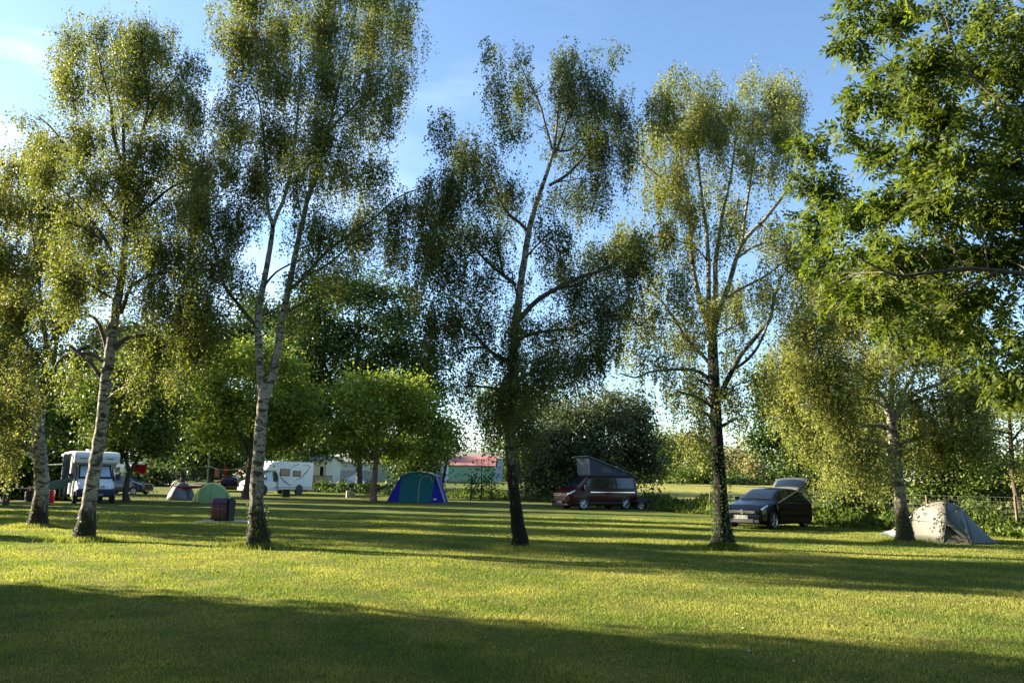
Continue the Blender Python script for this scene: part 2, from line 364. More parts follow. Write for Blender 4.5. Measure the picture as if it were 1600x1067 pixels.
def make_tree(name, label, base, Y, leaders, lobes, style, leaf, s_px, lai, depth, bark, twig, group=None,
              thick=.8, cat='tree', sub=5, nside=12, ivy=None, kw=None, minr=.0, wob=.02, gnd=0.0, limbs=99):
    """leaders: polylines of (px,py,half width px[,depth offset]) ; lobes: (px,py,rx,ry[,density[,depth offset]])"""
    kw = kw or {}; nmain = len(lobes)
    root = empty(name, base, 0, label, cat, group)
    inv = Vector(base)
    wood = MB(); fine = MB(); nodes = []
    for li, ld in enumerate(leaders):
        pts = []; rad = []; dd = 0; drift = random.uniform(-1, 1)
        for k, q in enumerate(ld):
            dy = q[3] if len(q) > 3 else (drift*min(depth, .22*Y/17)*k/len(ld) if li else 0)
            if li and len(q) <= 3 and k == 0: dy = 0
            pts.append(P(q[0], q[1], Y+dy)); rad.append(.84*q[2]*(Y+dy)/F_PX)
        if li == 0: pts[0] = Vector((base[0], base[1], gnd-.15)); 
        pp, rr = cr(pts, rad, max(.1, .14*Y/17))
        if li == 0:
            rr = [r*(1+.42*math.exp(-max(0, p.z-gnd)*3.2)) for p, r in zip(pp, rr)]
        pj = [p + Vector((random.gauss(0, 1), random.gauss(0, 1), 0))*r*wob*1.5 for p, r in zip(pp, rr)]
        rj = [r*(1+random.gauss(0, wob*1.3)) for r in rr]
        (fine if li > limbs else wood).tube([p-inv for p in pj], rj, nside if li == 0 or rr[0] > .05 else 7)
        nodes += [(p, r) for p, r in zip(pp, rr)]
    if style == 'clump' and len(lobes) > 2:
        ex = []
        for l in lobes:
            for _ in range(3):
                a = random.uniform(-.5, 3.64); q = random.uniform(.85, 1.2)
                ex.append((l[0]+math.cos(a)*l[2]*q, l[1]-math.sin(a)*l[3]*q, l[2]*random.uniform(.25, .5), l[3]*random.uniform(.22, .42), random.uniform(.5, 1)))
        lobes = [(l[0], l[1], l[2]*.84, l[3]*.84)+tuple(l[4:]) for l in lobes]+ex
    if style == 'weep':
        ex = []
        for l in lobes:
            for _ in range(3):
                a = random.uniform(-.4, 3.54); q = random.uniform(.8, 1.15)
                ex.append((l[0]+math.cos(a)*l[2]*q, l[1]-math.sin(a)*l[3]*q*.95, l[2]*random.uniform(.2, .4), l[3]*random.uniform(.2, .45), random.uniform(.5, 1)*(l[4] if len(l) > 4 else 1)))
        lobes = [(l[0], l[1], l[2]*.9, l[3]*.9)+tuple(l[4:]) for l in lobes]+ex
    lw = lobes_world(lobes, Y, depth, thick)
    for c, r, den, area in lw[:nmain]:
        cand = [(p-c).length + max(0, p.z-c.z+.1)*2.2 + (0 if p.z > gnd+1.2*Y/50 else 3) for p, _ in nodes]
        bi = int(np.argmin(cand)); s0, r0 = nodes[bi]
        top = c + Vector((0, 0, r[2]*.35))
        rb = max(.35*r0, .006*Y/17) if (c-s0).length > .4 else .4*r0
        rb = min(rb, r0*.6, .05*Y/17)
        mid = (s0+top)/2 + Vector((random.gauss(0, .08), random.gauss(0, .1), .12))*(c-s0).length*.5
        pp, rr = cr([s0, mid, top], [rb, rb*.7, rb*.45], .25*Y/17)
        (fine if rb < .045 else wood).tube([p-inv for p in pp], rr, 5, cap=False)
        for k in range(sub):
            e = c + Vector([random.uniform(-1, 1)*r[0]*.85, random.uniform(-1, 1)*r[1]*.8, random.uniform(-.5, .9)*r[2]])
            st = pp[random.randrange(len(pp)//2, len(pp))]
            m2 = (st+e)/2 + Vector((0, 0, .15*r[2]))
            q, w = cr([st, m2, e] if style != 'weep' else [st, m2, e, e-Vector((random.gauss(0, .05), random.gauss(0, .05), random.uniform(.2, .6)*Y/17))],
                      [rb*.4, rb*.25, rb*.12] if style != 'weep' else [rb*.4, rb*.25, rb*.14, rb*.08], .3*Y/17)
            fine.tube([p-inv for p in q], w, 4, cap=False)
    nw = len(wood.f)
    if fine.v: wood.add(fine.v, fine.f)
    to = wood.build('trunk', bark, root, smooth=70); to.data.materials.append(twig)
    mi = np.zeros(len(to.data.polygons), dtype=np.int32); mi[nw:] = 1; to.data.polygons.foreach_set('material_index', mi)
    if style == 'weep':
        V, F, TW, TF = weeping(lw, s_px, lai, Y, **kw)
        mesh_np('twigs', TW-np.array(base), TF, twig, root)
    elif style == 'compound': V, F = compound(lw, kw['leaf_len'], lai, Y, F_PX/Y)
    else: V, F = clumpy(lw, s_px, lai, Y, **kw)
    mesh_np('crown', V-np.array(base), F, leaf, root)
    if ivy:
        h, n = ivy; C = np.empty((n, 3)); a = RNG.random(n)*6.283; z = RNG.random(n)**1.6*h
        rb = leaders[0][1][2]*Y/F_PX
        rr = rb*.84*(1.0+.42*np.exp(-z*3.2))+RNG.random(n)*.03
        ax = np.interp(z, [0, h], [0, P(leaders[0][2][0], leaders[0][2][1], Y).x-base[0]])*np.clip(z/h, 0, 1)
        C[:, 0] = np.cos(a)*rr + ax; C[:, 1] = np.sin(a)*rr; C[:, 2] = z
        o = np.stack([np.cos(a), np.sin(a), np.zeros(n)], 1)
        N = unit(n)*.6+o; N /= np.linalg.norm(N, axis=1, keepdims=True); D = unit(n)+np.array([0, 0, .2]); D -= N*np.sum(D*N, axis=1, keepdims=True); D /= np.linalg.norm(D, axis=1, keepdims=True)
        V, F = leaf_quads(C, D, N, RNG.uniform(.035, .06, n), RNG.uniform(.03, .05, n))
        mesh_np('ivy', V, F, LEAF['dark'], root)
    return root
# ================================================================ ground
def lawn_mat():
    t = NT('lawn'); co = t.coords()
    patch = t.ramp(t.noise(co, .42, 7, .68), [(.42, 0), (.58, 1)])
    dry = t.ramp(t.noise(co, 1.5, 7, .7), [(.5, 0), (.66, 1)])
    fine = t.noise(co, 38, 6, .7)
    g = t.mix(fine, (.03, .055, .006), (.085, .12, .014))
    g2 = t.mix(fine, (.06, .08, .010), (.15, .155, .028))
    c = t.mix(patch, g, g2)
    c = t.mix(t.mix(.6, (0, 0, 0), dry), c, t.mix(fine, (.08, .065, .025), (.18, .15, .06)))
    nor = t.bump(t.noise(co, 45, 6, .75), 1.0, .05)
    return t.done(t.pbr(c, .9, nor=nor, spec=.1))
LAWN = lawn_mat()
def axis_vals(bps):
    out = []
    for a, b, st in bps: out += list(np.arange(a, b, st))
    out.append(bps[-1][1]); return np.array(sorted(set(np.round(out, 4))))
def sheet(name, xs, ys, zf, mat, **tk):
    X, Y_ = np.meshgrid(xs, ys); Z = zf(X, Y_)
    V = np.stack([X, Y_, Z], -1).reshape(-1, 3); nx, ny = len(xs), len(ys)
    i = (np.arange(ny-1)[:, None]*nx + np.arange(nx-1)[None]).ravel()
    F = np.stack([i, i+1, i+nx+1, i+nx], 1)
    o = mesh_np(name, V, F, mat, smooth=True); tag(o, **tk); return o
def terr_np(X, Y_):
    t = np.clip((Y_-55)/75.0, 0, 1); return 1.25*t*t*(3-2*t)
def bumps(X, Y_):
    return .014*np.sin(X*1.3+1.1*np.sin(Y_*.9))*np.sin(Y_*1.1+.7) + .007*np.sin(X*3.7+Y_*2.9)
def gz(X, Y_): 
    near = np.clip(1-np.abs(Y_-12)/60, 0, 1)
    return terr_np(X, Y_) + bumps(X, Y_)*near - .004
sheet('ground', axis_vals([(-3000, -200, 200), (-200, -40, 10), (-40, 40, .6), (40, 200, 10), (200, 3000, 200)]),
      axis_vals([(-60, 0, 5), (0, 30, .5), (30, 140, 2), (140, 400, 20), (400, 4000, 300)]), gz, LAWN,
      label='mown lawn and farmland of the campsite', kind='structure')
# crop field beyond the fence on the right
def field_mat():
    t = NT('crop_field'); co = t.coords()
    rows = t.noise(t.coords((.35, 2.2, 1)), 1.0, 4, .6); f = t.noise(co, 3.5, 6, .75)
    c = t.mix(t.ramp(f, [(.42, 0), (.6, 1)]), (.15, .155, .03), (.36, .32, .09))
    c = t.mix(t.ramp(rows, [(.5, 0), (.62, .6)]), c, (.08, .11, .03))
    return t.done(t.pbr(c, .9, nor=t.bump(f, 1, .25), spec=.1))
fx = np.arange(9, 90, 1.5); fy = np.arange(47, 205, 2.0)
FLD = sheet('field', fx, fy, lambda X, Y_: terr_np(X, Y_)+.03+.05*np.sin(X*5.1+Y_*.3)*np.sin(Y_*3.3), field_mat(), label='pale ripening crop field beyond the wire fence', kind='structure')
t = NT('asphalt'); co = t.coords(); ASPH = t.done(t.pbr(t.mix(t.noise(co, 3, 6, .7), (.10, .105, .105), (.17, .17, .165)), .9))
def strip(name, a, b, w, z, mat, label):
    a, b = Vector(a), Vector(b); n = 24; d = (b-a).normalized(); s = Vector((-d.y, d.x))*w/2; V = []; 
    for i in range(n+1):
        c = a+(b-a)*i/n
        for k in (-1, 1):
            q = c+s*k; V.append((q.x, q.y, terr(q.x, q.y)+z))
    F = np.array([(2*i, 2*i+1, 2*i+3, 2*i+2) for i in range(n)])
    return tag(mesh_np(name, np.array(V), F, mat), label, kind='structure')
strip('road', (-75, 98), (-22, 84), 6.5, .03, ASPH, 'grey asphalt lane at the back of the campsite')
# grass blades
def grass(name, pos, h, w, mat, **tk):
    n = len(pos); a = RNG.random(n)*6.283; lean = RNG.uniform(.1, .9, n)*h; b = RNG.random(n)*6.283
    V = np.empty((n, 3, 3)); dx = np.cos(a)*w/2; dy = np.sin(a)*w/2
    V[:, 0] = pos; V[:, 0, 0] -= dx; V[:, 0, 1] -= dy; V[:, 0, 2] -= .01
    V[:, 1] = pos; V[:, 1, 0] += dx; V[:, 1, 1] += dy; V[:, 1, 2] -= .01
    V[:, 2] = pos; V[:, 2, 0] += np.cos(b)*lean; V[:, 2, 1] += np.sin(b)*lean; V[:, 2, 2] += h
    return tag(mesh_np(name, V.reshape(-1, 3), np.arange(n*3).reshape(-1, 3), mat), **tk)
def blade_mat(name='grass_blade', k=1.0):
    t = NT(name); g = t.n('ShaderNodeNewGeometry'); co = t.coords()
    patch = t.ramp(t.noise(co, .42, 7, .68), [(.42, 0), (.58, 1)]); dry = t.ramp(t.noise(co, 1.5, 7, .7), [(.5, 0), (.66, 1)])
    a = t.ramp(g.outputs['Random Per Island'], [(0, (.065*k, .105*k, .016)), (.6, (.13*k, .185*k, .028)), (1, (.24*k, .275*k, .065))])
    b = t.ramp(g.outputs['Random Per Island'], [(0, (.16*k, .18*k, .035)), (.6, (.28*k, .285*k, .065)), (1, (.42*k, .39*k, .14))])
    c = t.mix(t.mix(.8, (0, 0, 0), t.mix(.5, patch, dry)), a, b)
    c = t.mix(patch, a, b); c = t.mix(t.mix(.3, (0, 0, 0), dry), c, (.24*k, .195*k, .075))
    pb = t.pbr(c, .6, spec=.25); tr = t.n('ShaderNodeBsdfTranslucent'); t.l(t.mix(1.0, c, (1.15, 1.2, .6), 'MULTIPLY'), tr.inputs[0])
    mx = t.n('ShaderNodeMixShader'); mx.inputs[0].default_value = .45; t.l(pb.outputs[0], mx.inputs[1]); t.l(tr.outputs[0], mx.inputs[2])
    return t.done(mx)
BLADE = blade_mat()
n = 1000000
u = RNG.random(n); y = 3.6*(34/3.6)**(u**.88); x = (RNG.random(n)*2-1)*(.80*y+2.5)
z = bumps(x, y)*np.clip(1-np.abs(y-12)/60, 0, 1)
hf = .6+.5*(np.sin(x*2.1+1.3*np.sin(y*1.7))*np.sin(y*2.3+x*.4)*.5+.5)
h = RNG.uniform(.008, .027, n)*hf*(1+.03*y); w = .0018+.00085*y
grass('grass', np.stack([x, y, z], 1), h, w, BLADE, label='short mown lawn grass with dry yellow patches', cat='grass', kind='stuff')
n = 110; y = RNG.uniform(7, 30, n); x = RNG.uniform(.1, .8, n)*y
C = np.stack([x, y, np.full(n, .04)], 1); N = unit(n)*.3+np.array([0, 0, 1.]); N /= np.linalg.norm(N, axis=1, keepdims=True); D = unit(n); D -= N*np.sum(D*N, axis=1, keepdims=True); D /= np.linalg.norm(D, axis=1, keepdims=True)
V, F = leaf_quads(C, D, N, np.full(n, .026), np.full(n, .026)); tag(mesh_np('daisies', V, F, simple('daisy_white', (.6, .6, .52), .8)), 'tiny white daisies scattered in the right half of the lawn', 'flowers', kind='stuff')
n = 1500; y = 4.5+RNG.random(n)**1.5*26; x = (RNG.random(n)*2-1)*(.8*y+1); C = np.stack([x, y, bumps(x, y)+RNG.uniform(.01, .03, n)], 1)
N = unit(n)*.7+np.array([0, 0, 1.]); N /= np.linalg.norm(N, axis=1, keepdims=True); D = unit(n); D -= N*np.sum(D*N, axis=1, keepdims=True); D /= np.linalg.norm(D, axis=1, keepdims=True)
V, F = leaf_quads(C, D, N, RNG.uniform(.025, .05, n), RNG.uniform(.02, .035, n)); tag(mesh_np('fallen_leaves', V, F, leafmat('dead_leaf', [(0, (.06, .04, .02)), (.6, (.16, .11, .05)), (1, (.3, .24, .1))], .2)), 'small dead birch leaves lying in the grass', 'leaves', kind='stuff')
pts = []
for bx, by, rr_ in ((58, 823, .5), (130, 844, .6), (403, 854, .75), (813, 858, .5), (1130, 856, .8), (1415, 849, .6)):
    g_ = G(bx, by); k_ = 2600; a_ = RNG.random(k_)*6.283; q_ = .2+np.abs(RNG.normal(size=k_))*rr_*.42; pts.append(np.stack([g_.x+np.cos(a_)*q_*1.3, g_.y+np.sin(a_)*q_, np.zeros(k_)], 1))
pts = np.concatenate(pts); n = len(pts); grass('long_grass', pts, RNG.uniform(.05, .16, n), np.full(n, .014), BLADE, label='longer unmown grass in rings round the birch trunks', cat='grass', kind='stuff')
# ================================================================ trees in the row
BP = dict(style='weep')
def lb(*a): return list(a)
def gbase(px, py): g = G(px, py); return (g.x, g.y, 0)
RANDS = random.getstate()
def birch(px, py, label, leaders, lobes, lai, dark_h, leaf='birch', ivy=None, depth=1.6, hang=(.45, 1.35), s=3.45, sub=5, limbs=99):
    b = gbase(px, py); Y = b[1]
    bk = bark_birch('birch_bark_%s' % ('%.1f' % dark_h).replace('.', '_'), dark_h)
    return make_tree('birch_tree', label, b, Y, leaders, lobes, 'weep', LEAF[leaf], s, lai, depth, bk, TWIG, group='birches in a row on the lawn', ivy=ivy, kw=dict(hang=hang), sub=sub, nside=16, wob=.03, limbs=limbs)
birch(58, 823, 'leftmost birch of the row, pale trunk, crown cut by the left edge',
 [[(58,823,14),(60,805,13),(65,770,12),(64,730,11.5),(60,690,11),(60,660,10.5),(63,635,10),(64,610,8)],
  [(64,612,7),(70,585,6),(72,540,4.5),(66,490,3.5),(60,430,2.5),(50,360,1.6),(40,290,1)],
  [(62,650,7),(72,620,5.5),(84,580,4.5),(110,555,3),(140,540,2)], [(84,580,4),(88,520,3),(95,450,2),(110,380,1.2)],
  [(60,670,5),(48,645,4),(30,615,3.4),(8,590,2.5),(-25,560,1.5)], [(66,500,3),(40,465,2),(5,440,1.2)], [(72,540,3),(110,500,2),(130,470,1)],
  [(60,560,3),(30,520,2.2),(0,500,1.5),(-30,470,1)]],
 [(25,265,48,36),(75,255,42,40),(-25,320,55,60),(35,335,55,48),(95,330,42,50),(0,410,55,55),(65,410,50,50),(118,425,35,48),(-40,490,60,60),
  (30,490,45,45),(95,490,38,32),(-10,560,45,45),(50,560,35,30),(-30,640,40,50),(18,640,26,45),(10,700,22,30),(-20,710,30,30),(150,530,25,25,.7),(60,620,20,25,.7)],
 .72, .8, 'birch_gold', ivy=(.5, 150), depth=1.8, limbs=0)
birch(130, 844, 'second birch from the left, leaning white trunk in front of the white alcove motorhome',
 [[(130,844,15),(133,822,14),(142,770,12),(150,720,11),(158,670,10),(163,620,9.6),(167,590,9.5),(172,550,9),(176,520,8.5),(182,480,8),(190,430,7),(196,370,6),(196,320,5.5),(196,285,5)],
  [(196,290,4),(190,255,3.5),(178,215,3),(172,160,2.5),(158,110,1.6),(150,60,1)], [(196,285,4),(193,220,3.2),(191,150,2.5),(188,90,1.6),(190,40,1)],
  [(197,300,4.2),(208,265,3.8),(222,210,3),(232,150,2.3),(222,90,1.6),(218,40,1)], [(222,205,2.5),(248,155,2),(285,110,1)],
  [(180,345,4.5),(155,310,3.5),(135,280,3),(110,245,2.4),(85,205,1.6),(60,182,1)], [(178,400,4),(158,365,3.3),(130,330,2.5),(100,300,1.6),(70,280,1)],
  [(160,375,3),(120,352,2.2),(70,345,1.5)],
  [(163,600,4.5),(148,575,3.6),(125,552,3),(105,538,2.2)], [(168,555,4),(160,520,3.5),(148,497,3),(125,492,2.4),(85,508,1.5)], [(160,565,4),(140,552,3),(100,556,2),(85,575,1.4)],
  [(180,545,4.5),(195,530,3.6),(220,524,3),(262,518,2.2),(310,540,1.4)], [(188,490,4.5),(196,470,4),(205,448,3.2),(235,430,2.2),(270,425,1.2)], [(178,580,3),(210,580,2),(235,586,1.2)],
  [(200,350,4),(235,320,3),(265,295,2),(300,280,1)]],
 [(120,75,30,38),(160,50,30,26),(215,52,30,34),(250,85,34,42),(298,105,22,28),(115,140,28,46),(165,120,38,46),(210,130,42,46),(255,160,44,46),(298,180,24,46),
  (48,185,20,16),(85,222,32,28),(130,215,34,34),(70,270,38,26),(182,205,36,36,.8),(240,232,42,46),(290,250,34,55),(215,285,40,42),(150,280,40,38),
  (270,330,46,52),(308,330,22,55),(205,352,45,42,.85),(135,360,46,42),(240,400,55,45),(300,410,30,50),(160,425,38,36),(112,440,40,34),(235,462,42,34,.8),(285,480,42,40),
  (250,540,52,30),(308,540,34,30),(200,610,22,20,.4),(110,575,30,22,.7),(235,585,30,24,.8),(285,590,30,24,.8)],
 .74, .9, 'birch', ivy=(.6, 320), limbs=0)
birch(403, 854, 'tall double-stemmed birch with the whitest trunk, third from the left, leaves past the top edge',
 [[(403,854,17),(403,835,16),(401,800,13),(401,770,12),(402,740,11.5),(405,700,10.8),(408,660,10.3),(411,625,10.5),(413,600,8)],
  [(410,628,7.5),(407,590,7),(405,550,6.6),(403,515,6.4),(405,480,6.2),(411,448,5.8),(420,400,5),(426,352,4.5),(420,335,3.3),(416,295,3),(414,245,2.4),(408,180,1.8),(395,110,1.1)],
  [(426,355,4),(434,332,3.8),(441,318,3.4),(452,280,3),(461,220,2.6),(468,140,2),(470,60,1.2)],
  [(413,628,7.5),(422,600,7),(430,570,6.6),(437,525,6.3),(443,490,6.2),(450,455,6),(458,415,5.5),(466,375,5),(474,342,4.6),(482,305,4.2),(496,262,3.5),(512,205,2.8),(528,140,2.2),(545,70,1.5),(560,0,1)],
  [(452,452,4),(468,440,3.6),(490,415,3.3),(512,392,3),(545,368,2.5),(580,345,2),(620,310,1.4),(670,290,1)],
  [(470,432,2.6),(505,418,2.2),(560,375,1.6),(600,358,1)], [(480,318,3.2),(500,262,2.6),(508,215,2.2),(530,165,1.6),(570,110,1)],
  [(404,515,4),(392,500,3.6),(372,475,3.2),(352,448,3),(340,410,2.5),(333,375,2),(318,335,1.4)], [(425,572,3.8),(432,545,3.5),(443,520,2.6)],
  [(445,490,3),(480,470,2.2),(520,455,1.6),(560,452,1)], [(512,205,2.5),(560,160,2),(610,110,1.3)],
  [(411,450,2.5),(432,425,2),(470,405,1.4)]],
 [(388,-12,44,32),(450,-25,55,35),(520,-25,55,35),(592,-8,44,34),(342,28,13,24),(372,60,34,42),(440,50,46,46),(510,48,46,46),(580,55,46,46),(634,45,28,34),
  (378,128,32,42),(440,130,46,46),(510,130,46,46),(580,125,44,42),(628,115,20,36),(358,168,20,22),(370,205,36,36),(430,212,46,42),(500,210,46,46),(562,190,36,44),(604,178,14,32),
  (342,255,36,34),(400,282,42,40),(470,285,42,42,.8),(540,275,44,44),(590,270,24,40),(312,320,32,38),(360,350,38,38),(500,362,42,40,.85),(562,358,44,36),(620,325,42,34),(668,320,32,38),
  (335,412,32,32),(482,425,32,28,.8),(532,428,34,28),(615,382,20,32),(668,385,24,42),(700,330,20,40),(378,440,20,28,.7),(315,470,28,32),(335,500,30,25),(640,420,14,32,.8),(450,500,30,25,.6)],
 .80, 1.25, 'birch', ivy=(.95, 600), depth=1.9, limbs=3)
birch(813, 858, 'lone middle birch with thin dark trunk and forked top against the open sky',
 [[(813,858,13),(812,840,12),(806,795,11),(801,745,10),(797,700,9.6),(797,660,9.5),(799,615,9),(801,570,8.6),(804,530,8.2),(808,490,7.6),(812,455,7),(818,415,6.3),(824,375,5.7),(832,338,5.2),(842,305,4.5),(854,272,3.8),(866,232,3.2)],
  [(866,235,2.8),(870,195,2.5),(874,155,2),(890,115,1.3),(905,85,.8)], [(864,238,2.6),(852,195,2.2),(842,160,1.8),(826,130,1.4),(806,85,.8)],
  [(868,240,2.4),(882,200,2),(895,160,1.5),(920,110,1)], [(812,500,5),(828,480,4.8),(850,462,4.6),(878,447,4),(910,432,3.3),(940,422,2.6),(970,406,2),(1003,390,1)],
  [(870,450,2.5),(905,445,2.2),(925,430,1.6)], [(858,290,3.5),(884,275,3),(904,255,2.8),(918,240,2.4),(935,210,1.5)], [(828,366,4),(812,348,3.4),(796,336,2.8),(780,312,2.2),(770,285,1.2)],
  [(806,445,4),(780,425,3.2),(757,405,2.6),(740,385,2),(722,365,1.2)], [(785,425,2.5),(778,390,2),(765,350,1.5),(745,310,1)],
  [(798,568,4.2),(775,555,3.6),(760,543,3.4),(745,525,2.8),(728,512,2.4),(688,508,1.2)], [(762,545,2.4),(735,542,2),(712,556,1.4),(690,575,.8)],
  [(800,602,4),(815,590,3.6),(840,580,3),(890,575,2),(935,568,1)], [(804,532,3.5),(840,520,2.8),(890,515,1.8),(930,530,1)], [(866,232,2.3),(890,235,1.8),(930,190,1)]],
 [(765,78,13,9,.9),(800,95,26,24),(782,140,22,38),(812,138,22,32),(783,188,20,20,.8),(800,205,26,14,.8),(880,95,18,22),(908,105,34,26),(950,78,16,8,.8),(888,150,28,46),(930,150,22,52),(966,180,26,38),
  (938,225,36,44),(982,235,14,42),(880,222,34,34,.8),(690,200,18,20),(722,235,30,30),(768,240,26,24),(740,288,42,40),(792,300,34,38),(848,312,32,32,.7),(900,305,30,32,.8),(938,290,24,24),
  (700,300,26,38),(720,368,42,34),(780,378,34,34),(862,370,30,34,.9),(872,420,30,24,.8),(692,425,34,44),(650,460,14,30,.6),(750,440,42,28,.9),(800,435,26,28,.7),(938,400,40,28),(985,405,30,36),(1005,390,14,24,.8),
  (905,452,38,32),(945,475,34,38),(985,470,22,34,.8),(672,502,28,26),(712,492,38,28),(760,500,36,24),(830,508,44,26,1.3),(895,512,46,32,1.3),(940,535,26,34),(695,545,30,20,.7),(735,575,26,26,.5),
  (792,560,42,28,1.4),(852,565,46,28,1.4),(905,560,38,20,1.2),(785,615,32,28,1.2),(835,620,30,28,1.2),(770,650,22,22),(820,665,30,22,.9),(725,610,14,22,.4)],
 .72, 2.6, 'birch_shaded', ivy=(.3, 120), depth=1.5, limbs=1)
birch(1130, 856, 'birch with ivy-dark trunk splitting into many white stems, beside the black hatchback',
 [[(1130,856,19),(1130,842,16),(1128,810,12.5),(1125,760,11.5),(1122,710,11),(1119,660,11),(1116,610,10.6),(1114,570,10.2),(1113,535,9.5),(1112,510,8)],
  [(1112,530,6),(1102,495,5.2),(1094,468,5),(1086,436,4.6),(1080,395,4.2),(1079,350,3.7),(1072,300,3),(1064,245,2.4),(1058,190,1.5)], [(1112,520,5.5),(1107,468,4.8),(1107,415,4.4),(1104,362,4),(1098,322,3.3),(1092,265,2.6),(1088,205,1.8),(1082,150,1)],
  [(1113,525,5.5),(1118,464,5),(1118,415,4.6),(1122,382,4),(1130,330,3),(1142,275,2.3),(1150,210,1.5)],
  [(1115,515,5.5),(1128,475,5),(1139,444,4.8),(1150,405,4.5),(1160,380,4.2),(1175,362,3.7),(1193,345,3.5),(1213,320,3),(1232,295,2.2)],
  [(1160,380,3.2),(1163,345,3),(1170,300,2.6),(1178,245,2),(1185,180,1.2)], [(1085,435,2.8),(1078,390,2.4),(1085,340,2),(1062,318,1.5)], [(1079,352,3),(1065,325,2.6),(1040,285,2.2),(1012,262,1.5),(992,240,1)],
  [(1126,615,5),(1136,595,5),(1145,578,4.8),(1160,551,4.4),(1174,535,4),(1190,515,3.7),(1203,500,3.4),(1210,465,2.6),(1222,430,1.6)], [(1150,575,3),(1168,562,2.8),(1185,540,2.6),(1198,510,2),(1206,480,1.4)],
  [(1108,592,4),(1095,582,3.5),(1073,577,3.2),(1040,578,2.6),(1012,582,2),(992,590,1.6),(968,583,1)], [(1109,568,3.8),(1092,550,3.3),(1073,531,3),(1062,512,2.8),(1048,490,2.4),(1030,468,2),(1008,450,1.2)],
  [(1062,512,1.8),(1048,500,1.4),(1022,496,1)], [(1128,470,3),(1160,450,2.4),(1195,432,2),(1235,400,1.2)], [(1150,405,2.4),(1180,385,2),(1215,375,1.5),(1250,352,1)], [(1106,410,2.3),(1090,390,2),(1055,375,1.4),(1020,370,1)]],
 [(1040,160,32,28),(1072,138,38,30),(1100,165,26,44),(1028,205,34,32),(1075,212,40,44),(1118,205,24,44),(1172,135,22,28),(1210,150,32,34),(1240,165,16,44),(1180,195,34,40),(1222,215,26,42),(1148,185,20,28,.8),
  (1165,255,28,28,.6),(1205,258,26,22,.6),(1010,248,30,26),(1060,278,36,34,.9),(1108,282,28,32,.7),(1028,302,26,24),(1080,330,32,28,.8),(1145,330,26,32,.7),(1042,365,26,30),(988,385,32,38),(1075,392,20,24,.7),(1130,360,28,24,.8),
  (1188,365,28,26,.7),(1232,390,38,42,.9),(1062,440,26,32),(1020,430,22,26,.7),(1100,485,42,30,1.1),(1148,468,34,28,.9),(1192,448,28,26,.7),(1232,460,36,36,.8),(1068,525,32,26,.9),(1008,505,36,34,.7),(1040,560,36,30,.9),(1088,600,38,26,.9),
  (1058,618,24,20,.8),(1142,555,16,24,.6),(1146,620,18,30,.8),(1100,650,18,22,.9),(1150,660,12,18,.6),(1195,600,20,36,.6),(985,540,22,26,.6),(1088,690,20,14,.8),(1160,510,16,20,.4)],
 .72, 6.0, 'birch_lit', ivy=(2.6, 1100), depth=1.6)
birch(1415, 849, 'broad golden-lit birch in front of the grey-green tunnel tent, rightmost of the row',
 [[(1415,849,15),(1414,835,12.5),(1408,795,10.8),(1403,750,9.8),(1399,710,9.4),(1395,680,9),(1392,662,8.5)],
  [(1392,665,5.5),(1385,633,5),(1374,615,4.5),(1362,598,4),(1355,570,3.5),(1350,540,3),(1345,500,2.2),(1335,450,1.4)], [(1393,660,5.5),(1393,611,4.6),(1395,557,4),(1388,526,3.4),(1380,470,2.6),(1375,410,1.5)],
  [(1395,660,5),(1413,633,4.4),(1430,615,3.8),(1458,603,3.2),(1492,592,2.4),(1530,598,1.5)], [(1395,662,4.4),(1408,620,3.8),(1425,590,3),(1440,560,2.2),(1460,520,1.4)],
  [(1393,672,4.4),(1374,664,3.4),(1350,666,3),(1329,661,2.6),(1312,650,2),(1298,640,1.2)], [(1362,598,2.6),(1335,580,2),(1300,560,1.4),(1260,548,1)], [(1355,560,2.2),(1330,532,1.8),(1295,500,1.2)],
  [(1385,640,2.5),(1365,625,2.2),(1340,622,1.6)]],
 [(1262,515,44,40),(1320,495,54,44),(1390,478,54,44),(1450,488,54,44),(1242,575,36,44),(1292,580,48,44),(1352,580,44,42,.9),(1420,558,54,42),(1490,548,48,44),(1240,635,36,36),(1300,640,44,38),(1360,638,36,30,.9),
  (1440,635,42,34),(1508,615,44,42),(1272,688,38,30),(1330,698,48,36),(1375,715,26,34),(1462,690,38,38),(1520,690,38,42),(1306,745,26,24,.8),(1350,742,26,24,.8),(1372,425,60,34),(1285,445,44,36),(1450,430,50,34)],
 .95, 1.25, 'birch_lit', ivy=(1.0, 350), depth=2.3, s=3.5)
